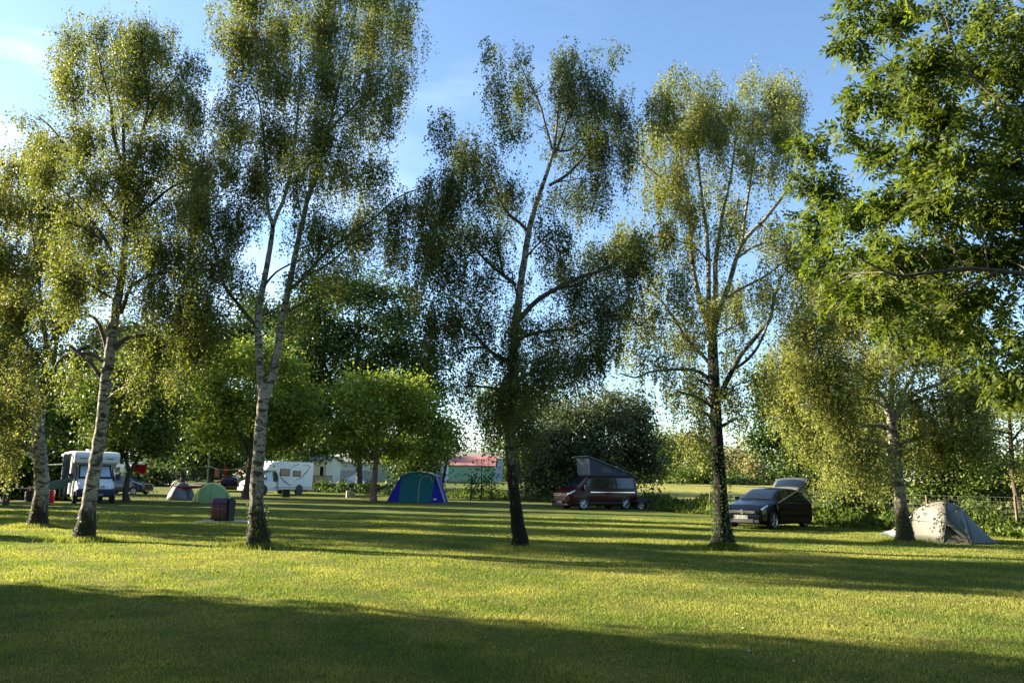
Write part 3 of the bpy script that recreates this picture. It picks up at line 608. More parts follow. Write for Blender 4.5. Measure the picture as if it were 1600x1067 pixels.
# ash on the right, nearest tree, trunk outside the picture
b = (8.6, 9.3, 0)
make_tree('ash_tree', 'nearest tree, ash with long pinnate leaves filling the upper right corner', b, 9.3,
 [[(1850,1000,16),(1840,800,14),(1820,600,13),(1790,450,12),(1750,330,10),(1700,200,8),(1660,60,6),(1640,-80,4)],
  [(1795,470,7),(1700,440,5.5,-.5),(1600,428,4.5,-.8),(1520,420,4,-.9),(1460,425,3.5,-1),(1400,430,2.6,-1),(1345,405,1.6,-1)],
  [(1760,350,6),(1680,280,5,.6),(1620,235,4,.8),(1550,225,3.4,.8),(1500,195,2.6,.8),(1450,150,2,.8),(1395,100,1.3,.8),(1340,60,1,.8)],
  [(1740,310,5),(1660,240,4.2,-.6),(1590,180,3.4,-.8),(1540,140,2.6,-.8),(1500,95,2,-.8),(1478,30,1.3,-.8)],
  [(1600,235,3,.6),(1540,215,2.6,.4),(1490,232,2,.2),(1450,258,1.3,.2)], [(1795,470,6),(1700,400,4.5,.9),(1620,370,3.6,1.1),(1540,345,2.8,1.1),(1460,340,2.2,1.1),(1380,330,1.6,1.1),(1310,300,1,1.1)],
  [(1800,560,5),(1720,540,3.5),(1640,545,2.5),(1590,580,1.6),(1560,610,1)], [(1700,200,5),(1640,120,3.5,.3),(1600,60,2.6,.3),(1570,-10,1.6,.3)],
  [(1560,345,2,.9),(1480,300,1.6,.7),(1400,260,1.2,.7),(1330,240,.8,.7)], [(1560,422,2.2,-1),(1500,460,1.6,-1),(1460,500,1,-1)]],
 [(1340,15,36,24),(1400,20,44,36),(1470,20,46,42),(1540,20,50,46),(1610,20,50,46),(1330,62,34,22,.8),(1385,95,44,36),(1450,95,50,46),(1520,100,50,46),(1590,100,50,46),
  (1345,150,30,26),(1400,165,44,36),(1465,170,50,46),(1535,175,50,46),(1600,180,50,46),(1325,205,26,20,.6),(1375,235,40,30,.8),(1440,245,50,40),(1510,250,50,46),(1580,250,50,46),
  (1268,225,32,30,1.0,1.4),(1245,280,20,34,.9,1.4),(1290,290,34,40,1,1.4),(1275,345,38,34,1,1.4),(1335,330,40,36),(1395,310,46,40),(1460,320,50,44),(1530,320,50,46),(1595,320,50,46),
  (1290,400,34,34,.9,1.2),(1345,395,44,36),(1410,390,50,38),(1480,390,50,40),(1550,390,50,40),(1610,395,50,40),(1300,450,30,24,.7),(1365,455,44,32,.8),(1440,455,50,34,.9),(1510,460,50,36,.9),(1580,460,46,36,.9),
  (1400,510,34,24,.6),(1470,515,40,26,.7),(1540,525,44,34,.8),(1600,530,40,40,.9),(1570,590,34,34,.9),(1610,600,30,40,.8),(1530,580,20,22,.6)],
 'compound', LEAF['ash'], 9, .92, .9, BARK, ASHTWIG, cat='tree', sub=4, kw=dict(leaf_len=.095))
# ================================================================ maples and background trees
def bgtree(name, label, px, Y, leaders, lobes, leaf, s_px=4.2, lai=1.7, depth=None, bark=BARK, group=None, **k):
    xs = [l[0] for l in lobes]; half = (max(xs)-min(xs))/2*Y/F_PX
    x = XY(px, Y); g = terr(x, Y)
    return make_tree(name, label, (x, Y, g), Y, leaders, lobes, 'clump', LEAF[leaf], s_px, lai, depth if depth is not None else half*.7, bark, bark, group=group, sub=3, nside=10, kw=k or None, gnd=g)
yb = lambda px, Y: 0
bgtree('maple_tree', 'bright yellow-green maple holding the hammock strap, behind the tall double birch', 385, 54,
 [[(385,778,6.5),(386,760,5.5),(389,735,5),(392,712,4.6),(392,690,4)], [(391,715,3.2),(375,680,2.4),(355,640,1.5)], [(392,708,3.2),(412,670,2.3),(430,630,1.5)], [(392,690,3),(392,640,2),(388,590,1.2)], [(388,722,2.5),(404,708,1.8),(440,690,1)]],
 [(334,600,26,32),(368,570,34,28),(415,575,42,32),(318,640,26,24),(365,632,42,34),(425,640,46,34),(460,605,28,32),(335,680,34,22),(390,690,44,22),(450,680,36,28),(470,650,22,30),(350,555,18,16),(383,548,20,22),(410,552,16,16)],
 'maple', 4.6, 1.9, group='young maples with bright crowns')
bgtree('maple_tree', 'round young maple with orange-lit trunk beside the blue tent', 585, 52,
 [[(583,781,6.5),(584,765,5),(586,740,4.6),(588,715,4.4),(590,690,4)], [(587,720,3),(560,690,2),(545,660,1.2)], [(589,712,3),(620,680,2),(650,650,1.2)], [(590,690,3),(592,640,2),(590,600,1)]],
 [(550,622,24,30),(588,605,26,22),(622,608,24,18),(648,612,24,24),(536,668,22,22),(585,645,40,32),(640,650,40,34),(682,668,24,34),(615,700,42,26),(556,700,22,18),(672,705,28,20),(535,680,14,14)],
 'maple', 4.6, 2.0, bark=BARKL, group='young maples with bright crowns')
bgtree('maple_tree', 'shaded maple with dark forked trunk between the alcove motorhome and the dark estate car', 203, 46,
 [[(195,780,6),(196,770,5),(199,750,4.6),(202,738,4.6)], [(202,740,3.6),(196,715,3),(192,690,2.4),(185,650,1.5)], [(202,740,3.6),(214,718,3),(224,690,2.4),(235,650,1.5)]],
 [(140,640,34,30),(185,620,38,34),(235,625,40,34),(150,690,30,24),(195,670,40,28),(245,670,34,30),(185,705,26,12),(235,700,30,12),(270,640,24,26),(205,585,34,22)],
 'mid', 4.6, 1.8, group='young maples with bright crowns')
bgtree('lime_tree', 'huge dark tree with thick black trunk behind the young maples', 561, 74,
 [[(561,769,7.5),(561,755,6.2),(561,735,6),(560,700,5.6),(556,640,5)], [(558,690,4),(600,620,3),(625,560,2)], [(557,670,4),(520,600,3),(495,540,2)], [(556,640,4),(560,540,3),(562,470,1.5)]],
 [(492,478,38,34),(535,455,38,30),(580,462,34,30),(612,495,40,36),(545,520,50,40),(485,530,40,42),(620,545,42,40),(660,580,30,40),(575,580,60,46),(500,590,46,46),(650,625,38,42),(580,640,60,40),(490,650,46,42),
  (455,600,30,50),(540,690,46,28),(470,700,32,28),(605,690,40,30),(455,530,26,30,.7),(690,610,18,26,.7)],
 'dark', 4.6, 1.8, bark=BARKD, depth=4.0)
bgtree('alder_tree', 'slender dark tree rising behind the blue frame tent', 652, 62,
 [[(652,770,3.5),(652,740,3),(655,700,2.5),(652,650,1.5)], [(690,765,3),(698,720,2),(703,690,1.2)]],
 [(660,690,30,34),(700,682,17,26),(640,730,24,18),(678,726,12,18),(706,700,10,13),(650,745,26,16),(625,720,22,22),(668,750,16,12)], 'dark', 4.4, 1.5, bark=BARKD)
bgtree('willow_tree', 'grey-green willow hanging behind the middle birch trunk', 800, 58,
 [[(812,768,4),(810,740,3.2),(806,700,2.6),(800,650,1.6)]],
 [(762,625,20,24),(780,660,26,34),(820,640,34,30),(850,680,30,36),(800,700,26,22),(850,640,26,28),(860,735,26,26),(775,690,12,18,.6),(830,720,24,26)], 'mid', 4.2, 1.2, bark=BARK)
bgtree('willow_tree', 'broad dark willow standing behind the dark red campervan', 935, 50,
 [[(935,789,6),(935,760,5),(930,720,4),(925,680,2)], [(934,760,3.5),(965,720,2.6),(985,680,1.2)], [(934,760,3.5),(905,720,2.6),(885,680,1.2)]],
 [(872,690,30,40),(905,660,30,30),(940,650,26,24),(975,660,28,30),(1002,680,20,38),(930,700,50,40),(980,715,38,40),(880,740,40,36),(950,755,50,28),(1012,730,12,36),(845,750,22,28),(1000,660,16,18,.6),(850,715,18,26),(888,645,10,18),(918,628,10,18),(955,622,9,18),(985,630,10,20),(1006,640,9,18),(868,655,9,16)],
 'blue', 4.0, 2.1, bark=BARKD)
# trees behind the left half
for i, (px, Y, lobes, lf, lab) in enumerate([
 (15, 38, [(-30,620,50,40),(25,610,34,30),(-10,670,50,40),(45,665,26,36),(10,700,30,20)], 'mid', 'sunlit leafy tree at the left edge behind the leftmost birch'),
 (100, 62, [(60,640,40,40),(110,600,44,36),(100,660,44,44),(140,700,40,24),(60,700,40,20),(120,560,30,26,.6)], 'mid', 'leafy tree directly behind the alcove motorhome roof'),
 (285, 92, [(250,600,40,50),(300,580,40,46),(330,640,34,44),(265,660,46,46),(300,700,46,34),(245,540,40,34),(310,530,34,34),(250,720,30,12)], 'dark', 'tall dark tree beyond the lane above the red cabin'),
 (400, 98, [(380,520,40,36),(430,500,40,40),(350,560,30,40),(480,500,30,30,.7),(420,560,50,40),(330,600,24,40),(455,720,26,16)], 'dark', 'tall dark tree far behind the tall double birch'),
 (330, 88, [(310,705,34,30),(345,690,30,34),(355,725,26,18),(320,730,22,14)], 'dark', 'low dark tree behind the lamp post'),
 (205, 100, [(175,560,44,50),(215,530,40,40),(200,620,46,46),(150,620,34,40),(230,600,34,44)], 'blue', 'greyish tall tree far behind the second birch'),
 ]):
    top = min(lobes, key=lambda l: l[1])
    bgtree('broadleaf_tree', lab, px, Y, [[(px,772,4.5),(px,750,3.6),(px,715,3),(px+2,top[1]+30,1.5)]], lobes, lf, 4.6, 1.7, bark=BARKD, group='trees behind the caravans on the left')
# right-hand wood behind the black car and the tent
for i, (px, Y, lobes, lf, lab) in enumerate([
 (1222, 40, [(1198,640,22,44),(1215,600,20,30),(1222,690,30,40),(1195,700,18,34),(1235,735,32,26),(1190,590,16,30,.7)], 'dark', 'dark tree just behind the open boot of the black hatchback'),
 (1276, 34, [(1265,700,34,44),(1290,745,34,34),(1255,750,26,30),(1280,650,34,40)], 'dark', 'shady tree right of the black hatchback with bare lower stem'),
 (1330, 31, [(1330,720,40,44),(1345,765,34,28),(1315,775,24,20),(1340,660,40,40)], 'dark', 'shady tree midway between the black hatchback and the broad birch'),
 (1385, 30, [(1380,720,34,44),(1395,765,30,26),(1400,660,34,40)], 'mid', 'leafy tree standing directly behind the broad birch trunk'),
 (1470, 29, [(1450,720,34,40),(1490,740,34,34),(1440,765,26,26),(1480,680,34,30),(1470,775,26,18)], 'mid', 'leafy tree above the crest of the tunnel tent'),
 (1540, 28, [(1530,745,34,36),(1560,770,30,26),(1515,770,24,22),(1550,720,22,24)], 'mid', 'bushy tree behind the right slope of the tunnel tent'),
 ]):
    top = min(lobes, key=lambda l: l[1])
    bgtree('broadleaf_tree', lab, px, Y, [[(px,800+(40-Y)*2,4.5),(px,780,4),(px-1,740,3.2),(px+2,top[1]+25,1.5)], [(px+8,796,3),(px+11,760,2.4),(px+16,700,1.4)]], lobes, lf, 4.6, 1.6, bark=BARKD, group='trees along the right-hand fence')
bgtree('golden_tree', 'golden weeping tree cut by the right edge of the picture', 1600, 26,
 [[(1592,800,5),(1585,760,4.5),(1580,700,4),(1578,670,3.4),(1576,640,2)], [(1580,678,2),(1550,672,1.5),(1520,672,1)], [(1580,690,2.4),(1620,640,1.6)]],
 [(1500,670,22,24,.7),(1525,700,24,40,.8),(1560,640,34,22),(1600,640,34,26),(1610,690,22,30,.9),(1620,740,30,36),(1545,675,22,18,.8)], 'birch_gold', 4.0, 1.2)
# far tree line beyond the field
for i, (px, Y, lobes, lf, lab, nm) in enumerate([
 (1028, 120, [(1028,690,14,22),(1034,720,16,26),(1026,742,14,10)], 'mid', 'rounded tree right of the dark willow at the field edge', 'field_tree'),
 (1052, 170, [(1050,690,14,16),(1055,712,14,22),(1052,738,12,12)], 'pale', 'poplar at the field edge, left of three pale poplars', 'poplar_tree'),
 (1080, 180, [(1078,700,14,18),(1084,724,14,18),(1075,742,12,8),(1070,690,8,12)], 'pale', 'poplar at the field edge, middle of three pale poplars', 'poplar_tree'),
 (1104, 180, [(1102,695,14,18),(1106,722,12,20),(1100,740,14,9)], 'pale', 'poplar at the field edge, right of three pale poplars just left of the ivy-dark birch', 'poplar_tree'),
 (1065, 150, [(1062,740,18,10),(1080,742,14,8)], 'mid', 'low green bush below the pale poplars', 'field_bush'),
 (1150, 165, [(1145,715,14,14),(1160,712,16,14),(1152,732,22,12)], 'silver', 'silvery willow bush right of the ivy-dark birch trunk', 'field_bush'),
 (1176, 160, [(1174,722,12,12),(1186,726,12,12),(1180,740,16,10)], 'silver', 'small silvery bush left of the dark wood', 'field_bush'),
 (1160, 150, [(1140,752,16,8),(1160,754,18,8),(1180,757,16,8)], 'dark', 'low dark hedge below the silvery bushes', 'field_hedge'),
 (1125, 200, [(1122,718,14,22),(1135,726,12,18)], 'mid', 'green tree directly behind the ivy-dark birch trunk', 'field_tree'),
 (828, 180, [(815,725,14,16),(840,728,14,14),(858,730,14,12),(826,742,24,6)], 'mid', 'far round tree seen right of the middle birch trunk', 'field_tree'),
 (1592, 60, [(1575,735,20,14),(1600,728,22,16),(1625,740,20,14)], 'mid', 'tree beyond the right end of the wire fence', 'field_tree'),
 ]):
    bgtree(nm, lab, px, Y, [[(px,752,1.6),(px,735,1.2),(px,lobes[0][1],.8)]], lobes, lf, 3.6, 2.0, bark=BARK, group='trees at the edge of the far field')
# hedges
for i in range(9):
    px = -30+i*62; Y = 128+9*(i % 3)
    lobes = [(px-20, 700-(i*37 % 30), 36, 34), (px+22, 690-(i*23 % 26), 36, 38), (px, 730, 46, 24), (px+4, 665-(i*29 % 40), 26, 28)]
    bgtree('broadleaf_tree', '%s tree closing the view far behind %s' % (['green', 'dark'][i % 2], ['the camping table', 'the leftmost birch', 'the second birch', 'the forked maple', 'the grey dome tent', 'the lamp post', 'the tall double birch', 'the white low-profile motorhome', 'the beige mobile home'][i]), px, Y, [[(px,758,2.5),(px,735,2),(px+2,690,1)]], lobes, 'dark' if i % 2 else 'mid', 4.2, 1.6, bark=BARKD, group='far trees closing the view on the left')
def hedge(name, label, px0, px1, Y0, Y1, h, w, leaf, lai=2.2, cat='hedge', s_px=4.5, py=None):
    a = Vector((XY(px0, Y0), Y0, terr(0, Y0))); b = Vector((XY(px1, Y1), Y1, terr(0, Y1))); n = max(2, int((b-a).length/(w*.8)))
    root = empty(name, (a+b)/2, 0, label, cat); lw = []
    for i in range(n+1):
        c = a+(b-a)*i/n; hh = h*random.uniform(.88, 1.1)
        lw.append((c+Vector((0, 0, hh*.48)), (w*.75, w*.6, hh*.52), 1, w*1.6*hh*(F_PX/((Y0+Y1)/2))**2))
    V, F = clumpy(lw, s_px, lai, (Y0+Y1)/2, gaps=False); o = np.array((a+b)/2)
    mesh_np('foliage', V-o, F, LEAF[leaf], root)
    if Y0 < 90:
        for i in range(n+1):
            c = a+(b-a)*i/n-(a+b)/2; MB().tube([c+Vector((0, 0, -.1)), c+Vector((.05, 0, h*.4)), c+Vector((-.05, .1, h*.8))], [.06, .04, .015], 5).build('stem', BARKD, root)
    return root
hedge('hedge', 'scrubby hedge along the far edge of the crop field', 866, 1215, 186, 180, 3.4, 3.0, 'mid', s_px=3.2, lai=3)
hedge('hedge', 'scrubby far hedge seen right of the middle birch trunk', 786, 860, 190, 188, 3.4, 3.0, 'mid', s_px=3.2, lai=3)
hedge('hedge', 'dark far hedge seen right of the tunnel tent', 1540, 1640, 100, 100, 3.0, 2.6, 'mid', s_px=3.6, lai=2.5)
hedge('hedge', 'tall dark clipped hedge behind the camping table at the left edge', -25, 92, 48, 47, 3.3, 1.6, 'dark')
hedge('hedge', 'low dark hedge in front of the red cabin', 214, 246, 84, 84, 2.0, 1.6, 'dark')
hedge('hedge', 'green hedge along the lane between the red cabin and the far parked car', 262, 300, 112, 112, 2.0, 2.2, 'mid')
hedge('hedge', 'dark hedge along the lane behind the far parked car', 300, 330, 115, 113, 3.6, 2.2, 'dark')
# trees left of the picture that throw the long shadows
def offtree(label, x, y, h, r, leaf='mid', base=.8, lai=1.0, n=9000, s=.2):
    root = empty('broadleaf_tree', (x, y, 0), 0, label, 'tree', 'trees left of the view that shade the lawn')
    m = MB(); pp, rr = cr([(0, 0, -.1), (.05, 0, h*.4), (0, .1, h*.85)], [.22, .16, .04], .4); m.tube(pp, rr, 10)
    lw = []
    k = int(8+h)
    for i in range(k):
        zz = base+(h-base)*(i+.5)/k; q = math.sin(math.pi*min(.95, .18+.82*(zz-base)/(h-base)))**.6; a = i*2.4
        c = Vector((math.cos(a)*r*.42*q, math.sin(a)*r*.42*q, zz)); lw.append((c, (r*.62*q, r*.62*q, (h-base)/k*1.9), 1, 1))
        m.tube([(0, 0, max(.3, zz-.8)), c], [.06, .02], 5)
    m.build('trunk', BARK, root, smooth=60)
    C = np.concatenate([ell_sample(n//k, c, rr_, 2.2) for c, rr_, _, _ in lw]); nn = len(C)
    N = unit(nn); D = unit(nn); D -= N*np.sum(D*N, axis=1, keepdims=True); D /= np.linalg.norm(D, axis=1, keepdims=True)
    V, F = leaf_quads(C, D, N, np.full(nn, s), np.full(nn, s*.8)); mesh_np('crown', V, F, LEAF[leaf], root)
# shadows: s = across-sun coordinate of the lawn ( .297 x + .955 y )
for i, (t_, s_, h_, r_, n_, lab) in enumerate([
 (-17, 6.35, 9, 2.35, 19000, 'bushy tree left of the camera, nearest to the view'),
 (-22, 7.0, 16.5, 2.1, 24000, 'tall narrow tree left of the camera behind the bushy one'),
 (-27, 5.6, 13, 3.0, 15000, 'tallest tree far left of the camera'),
 (-24, 14.2, 2.6, 1.0, 3000, 'small round bush left of the leftmost birch'),
 (-40, 19.6, 13.5, 2.1, 19000, 'slim tree left of the camping table, first of the far group'),
 (-38, 23.4, 15, 2.5, 24000, 'tree left of the camping table, second of the far group'),
 (-41, 27.6, 14.5, 2.3, 23000, 'tree left of the camping table, third of the far group'),
 (-45, 31.0, 16, 2.1, 20000, 'tree left of the camping table, fourth of the far group'),
 (-50, 37.8, 16, 1.9, 14000, 'tree left of the camping table, fifth of the far group'),
 (-62, 42.8, 24, 2.6, 9000, 'very tall poplar added out of view to shade the campervan'),  # added for its shadow; high crown shaped to reach the campervan
 (-60, 47.0, 17, 4.0, 12000, 'tree left of the camping table, furthest of the far group')]):
    x = .955*t_+.297*s_; y = -.297*t_+.955*s_
    offtree(lab, x, y, h_, r_, n=n_, base=.5 if i < 3 else (11 if h_ > 20 else 1.5))
for i, x in enumerate((-26, -19, -12, -5, 3, 10, 18, 27)):  # unseen trees added to darken reflections and cut sky light from behind
    offtree('added unseen tree behind the camera, number %s from the left' % ('one two three four five six seven eight'.split()[i]), x, -7-3*(i % 2), 14+(i*5 % 4), 4.6, n=9000, s=.36, leaf='dark', base=.4)
# ================================================================ materials for objects
K_OBJ = .95
_s = simple
def simple(name, c, *a, **k): return _s(name, tuple(v*K_OBJ for v in c), *a, **k)
def paint(name, c, rough=.25, coat=.8, metal=0): return simple(name, c, rough, metal, var=.05, scale=2, coat=coat, spec=.35 if max(c) > .1 else .12)
M = dict(
 white=paint('white_paint', (.78, .80, .82), .35, .3), cream=simple('cream_cladding', (.50, .47, .36), .7),
 black=simple('black_plastic', (.012, .012, .013), .55), tyre=simple('tyre_rubber', (.018, .018, .018), .85),
 rim=simple('alloy', (.55, .56, .58), .3, .9), chrome=simple('chrome', (.75, .76, .78), .15, 1),
 glass=simple('dark_glass', (.008, .011, .015), .08, 0, coat=.2, spec=.5), blind=simple('silver_blind', (.48, .58, .72), .4, .2),
 navy=paint('navy_paint', (.012, .018, .06), .3, .4), black_paint=paint('black_paint', (.003, .004, .007), .2, .22), red_paint=paint('dark_red_paint', (.028, .0016, .0035), .28, .12),
 grey_paint=paint('dark_grey_paint', (.035, .045, .055), .2, .9), plate=simple('plate_white', (.27, .27, .26), .6), lamp=simple('lamp_glass', (.62, .66, .7), .1, .4, coat=1),
 seat=simple('car_interior', (.06, .06, .065), .8), redf=simple('red_cloth', (.62, .02, .015), .85, bump=.3), darkred=simple('hammock_cloth', (.22, .012, .015), .85, bump=.3),
 canvas=simple('grey_canvas', (.03, .04, .065), .9, var=.2, bump=.4), canvasl=simple('light_canvas', (.07, .10, .12), .9, var=.2, bump=.4), limeg=simple('sunlit_nylon', (.55, .56, .17), .55, var=.08, scale=2),
 nylong=simple('green_nylon', (.16, .26, .09), .55, var=.08, scale=2), greyt=simple('grey_nylon', (.11, .145, .17), .5, var=.15, scale=2), teal=simple('teal_canvas', (.008, .13, .15), .9, var=.18, scale=3, bump=.3),
 cobalt=simple('cobalt_canvas', (.012, .012, .30), .85, var=.15, scale=3, bump=.3), tgrey=simple('pale_canvas', (.42, .44, .45), .85), olive=simple('sand_nylon', (.062, .063, .05), .6, var=.07, scale=2.5, bump=.15),
 olived=simple('olive_nylon', (.06, .07, .06), .6, var=.12, scale=2.5, bump=.15), steel=simple('grey_steel', (.25, .26, .27), .45, .6), wood=simple('weathered_wood', (.13, .10, .065), .85, var=.35, scale=12, bump=.6),
 darkmetal=simple('dark_metal', (.03, .03, .035), .5, .4), rope=simple('rope', (.65, .22, .12), .8), strap=simple('orange_strap', (.75, .22, .05), .7), cord=simple('pale_cord', (.6, .55, .4), .8),
 concrete=simple('concrete', (.33, .32, .29), .9, var=.2, bump=.5), stone=simple('pale_stone', (.42, .37, .27), .9, var=.2, bump=.5), redplastic=simple('red_plastic', (.5, .01, .02), .4), greenb=simple('green_box', (.012, .024, .018), .7),
 brick=simple('red_cabin_wall', (.22, .05, .045), .85, var=.2), whitew=simple('white_trim', (.75, .74, .7), .7), mint=simple('mint_cladding', (.20, .36, .22), .7), roofred=simple('red_tin_roof', (.42, .13, .10), .7, var=.2),
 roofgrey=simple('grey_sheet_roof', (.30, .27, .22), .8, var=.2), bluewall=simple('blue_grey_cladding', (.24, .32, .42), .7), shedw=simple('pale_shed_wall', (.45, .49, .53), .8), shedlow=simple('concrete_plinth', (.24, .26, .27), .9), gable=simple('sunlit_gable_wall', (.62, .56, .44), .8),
 roofdark=simple('slate_roof', (.10, .11, .13), .8), tarp=simple('white_tarpaulin', (.62, .66, .68), .5, var=.1, bump=.4), globe=simple('white_globe', (.8, .8, .75), .4), swoosh=simple('dark_grey_decal', (.06, .09, .10), .5), screen=simple('mesh_window', (.05, .08, .06), .8),
 interior=simple('hatch_inside', (.055, .06, .058), .6), skirt=simple('black_groundsheet', (.02, .022, .02), .7), tealc=simple('teal_cloth', (.09, .17, .15), .85))
# corrugation for sheds
def corr(name, c, sc=3.2):
    t = NT(name); co = t.coords((1, 1, .02)); w = t.n('ShaderNodeTexWave', {'Scale': sc, 'Distortion': .2}); t.l(co, w.inputs[0])
    n2 = t.noise(t.coords((1, 1, .3)), .8, 5); cc = t.mix(n2, tuple(v*.8 for v in c), tuple(min(1, v*1.15) for v in c))
    cc = t.mix(t.mix(.25, (0, 0, 0), w.outputs[0]), cc, tuple(v*.5 for v in c))
    return t.done(t.pbr(cc, .75, nor=t.bump(w.outputs[0], .6, .05)))
t = NT('clear_glass'); a_ = t.pbr((.02, .03, .03), .05); b_ = t.n('ShaderNodeBsdfTransparent'); b_.inputs[0].default_value = (.75, .8, .78, 1)
mx = t.n('ShaderNodeMixShader'); mx.inputs[0].default_value = .25; t.l(b_.outputs[0], mx.inputs[1]); t.l(a_.outputs[0], mx.inputs[2]); M['clear'] = t.done(mx)
M['wirem'] = simple('wire_coating', (.06, .08, .06), .8)
M['mint'] = corr('mint_corrugated', (.20, .36, .22)); M['bluewall'] = corr('blue_corrugated', (.26, .34, .45)); M['shedw'] = corr('grey_corrugated', (.45, .49, .53)); M['roofred'] = corr('red_corrugated', (.33, .11, .09)); M['roofgrey'] = corr('grey_corrugated_roof', (.17, .16, .14))
def wheel(parent, x, y, r, w, sgn, rimr=.66, spokes=5, rimmat='rim'):
    m = MB(); ring = [(r*.70, -w/2), (r*.93, -w/2), (r, -w/2*.6), (r, w/2*.6), (r*.93, w/2), (r*.70, w/2)]; n = 24; rows = []
    for k in range(n+1):
        a = 2*math.pi*k/n; rows.append([(x+math.cos(a)*q, y+yy, r+math.sin(a)*q) for q, yy in ring])
    m.loft(rows, closed=True, cap=False); wh = m.build('wheel', M['tyre'], parent, smooth=40)
    m = MB(); yo = y+sgn*w*.42
    m.cyl((x, y-w*.3, r), (x, y+w*.3, r), r*.705, 20)
    m.build('hub', M['black'], wh)
    m = MB(); m.cyl((x, yo-.01, r), (x, yo+.02*1, r), r*.14, 12)
    for k in range(spokes):
        a = 2*math.pi*k/spokes+.3
        for da in (-.13, .13):
            m.tube([(x+math.cos(a)*r*.1, yo, r+math.sin(a)*r*.1), (x+math.cos(a+da)*r*.64, yo-.01*sgn, r+math.sin(a+da)*r*.64)], [r*.05, r*.045], 5)
    rows = []
    for k in range(n+1):
        a = 2*math.pi*k/n; rows.append([(x+math.cos(a)*q, yo+yy, r+math.sin(a)*q) for q, yy in ((r*.62, 0), (r*.70, .012*sgn), (r*.70, -.02*sgn))])
    m.loft(rows, closed=True, cap=False); m.build('rim', M[rimmat], wh, smooth=40)
    return wh
class Body:
    """car body from a table of sections: x: zb, w, zbelt, wr, zsh, zt (front first)"""
    def __init__(s, tab): s.t = sorted(tab, key=lambda r: r[0]); s.xs = [r[0] for r in s.t]
    def sec(s, x):
        v = [float(np.interp(x, s.xs, [r[k] for r in s.t])) for k in range(1, 7)]
        zb, w, zbl, wr, zs, zt = v
        return [(0, zb), (w*.86, zb), (w*.975, zb+.07), (w, zb+(zbl-zb)*.5), (w*.965, zbl), (wr, zs), (wr*.82, zt-.015), (0, zt)]
    def pt(s, x, u, sd):
        h = s.sec(x); i = min(int(u), 6); f = u-i; y = h[i][0]+(h[i+1][0]-h[i][0])*f; z = h[i][1]+(h[i+1][1]-h[i][1])*f
        return Vector((x, y*sd, z))
    def build(s, parent, mat, n=60):
        x0, x1 = s.xs[0], s.xs[-1]; xs = sorted(set([x0+(x1-x0)*i/n for i in range(n+1)] + s.xs)); rings = []
        for x in xs:
            h = s.sec(x); rings.append([(x, y, z) for y, z in h] + [(x, -y, z) for y, z in h[-2:0:-1]])
        return MB().loft(rings).build('body', mat, parent, smooth=32)
    def patch(s, name, parent, mat, x0, x1, u0, u1, sd, off=.008, quad=None, nx=8, nu=5, u0b=None, u1b=None):
        """sheet lying on the body; u range may differ at the two ends"""
        rows = []
        for i in range(nx+1):
            f = i/nx; x = x0+(x1-x0)*f; a = u0+((u0b if u0b is not None else u0)-u0)*f; b = u1+((u1b if u1b is not None else u1)-u1)*f; row = []
            for k in range(nu+1):
                u = a+(b-a)*k/nu; p = s.pt(x, u, sd); e = .01
                du = s.pt(x, min(u+e, 6.999), sd)-s.pt(x, max(u-e, 0), sd); dx = s.pt(min(x+e, s.xs[-1]), u, sd)-s.pt(max(x-e, s.xs[0]), u, sd)
                nrm = du.cross(dx).normalized()
                if nrm.dot(p-Vector((p.x*.6, 0, .6))) < 0: nrm = -nrm
                row.append(p+nrm*off)
            rows.append(row)
        return MB().grid(rows).build(name, mat, parent, smooth=50)
    def windscreen(s, parent, mat, x0, x1, u=6.0, off=.012, name='windscreen', ub=None):
        rows = []
        for i in range(9):
            x = x0+(x1-x0)*i/8; uu = u+((ub if ub is not None else u)-u)*i/8; row = []
            for sd, us in ((-1, [uu+(7-uu)*k/5 for k in range(5)]), (1, [7-(7-uu)*k/5 for k in range(6)])):
                for q in us: row.append(s.pt(x, min(q, 6.9999), sd))
            rows.append(row)
        dx = (rows[-1][5]-rows[0][5]); nrm = Vector((-dx.z, 0, dx.x)).normalized(); nrm = nrm if nrm.z > 0 else -nrm
        return MB().grid([[p+nrm*off for p in r] for r in rows]).build(name, mat, parent, smooth=50)
def plate(parent, loc, rot, txt):
    m = MB().box((0, 0, 0), (.012, .52, .115)); o = m.build('number_plate', M['plate'], parent, bevel=.003); o.location = loc; o.rotation_euler = rot
    text_mesh('lettering', txt, .115, M['black'], o, (.0085, 0, 0), (math.pi/2, 0, math.pi/2)); return o
# ---------------------------------------------------------------- black hatchback with open boot and door
def heading(v): return math.atan2(v[1], v[0])
h = (-.72, -.69); fw = G(1205, 827)
hd = Vector(h).normalized(); lf = Vector((-hd.y, hd.x))      # left side faces the picture's right
org = Vector((fw.x, fw.y)) - hd*1.27 - lf*.72
car = empty('hatchback_car', (org.x, org.y, 0), heading(h), 'black hatchback with raised tailgate and front door swung open', 'car')
B = Body([(2.0,.26,.60,.56,.5,.62,.64),(1.93,.2,.76,.66,.66,.70,.73),(1.7,.17,.82,.76,.72,.82,.86),(1.25,.16,.845,.86,.74,.92,.97),(.98,.16,.85,.92,.73,.98,1.02),(.55,.16,.85,.94,.66,1.20,1.27),(.2,.16,.85,.95,.62,1.36,1.42),(-.3,.16,.85,.96,.63,1.40,1.47),(-1.0,.16,.85,.98,.62,1.37,1.44),(-1.6,.18,.84,1.0,.58,1.27,1.34),(-1.88,.22,.80,.95,.56,1.0,1.05),(-1.97,.3,.74,.8,.5,.85,.9)])
B.build(car, M['black_paint'])
B.windscreen(car, M['glass'], .90, .26, 5.75)
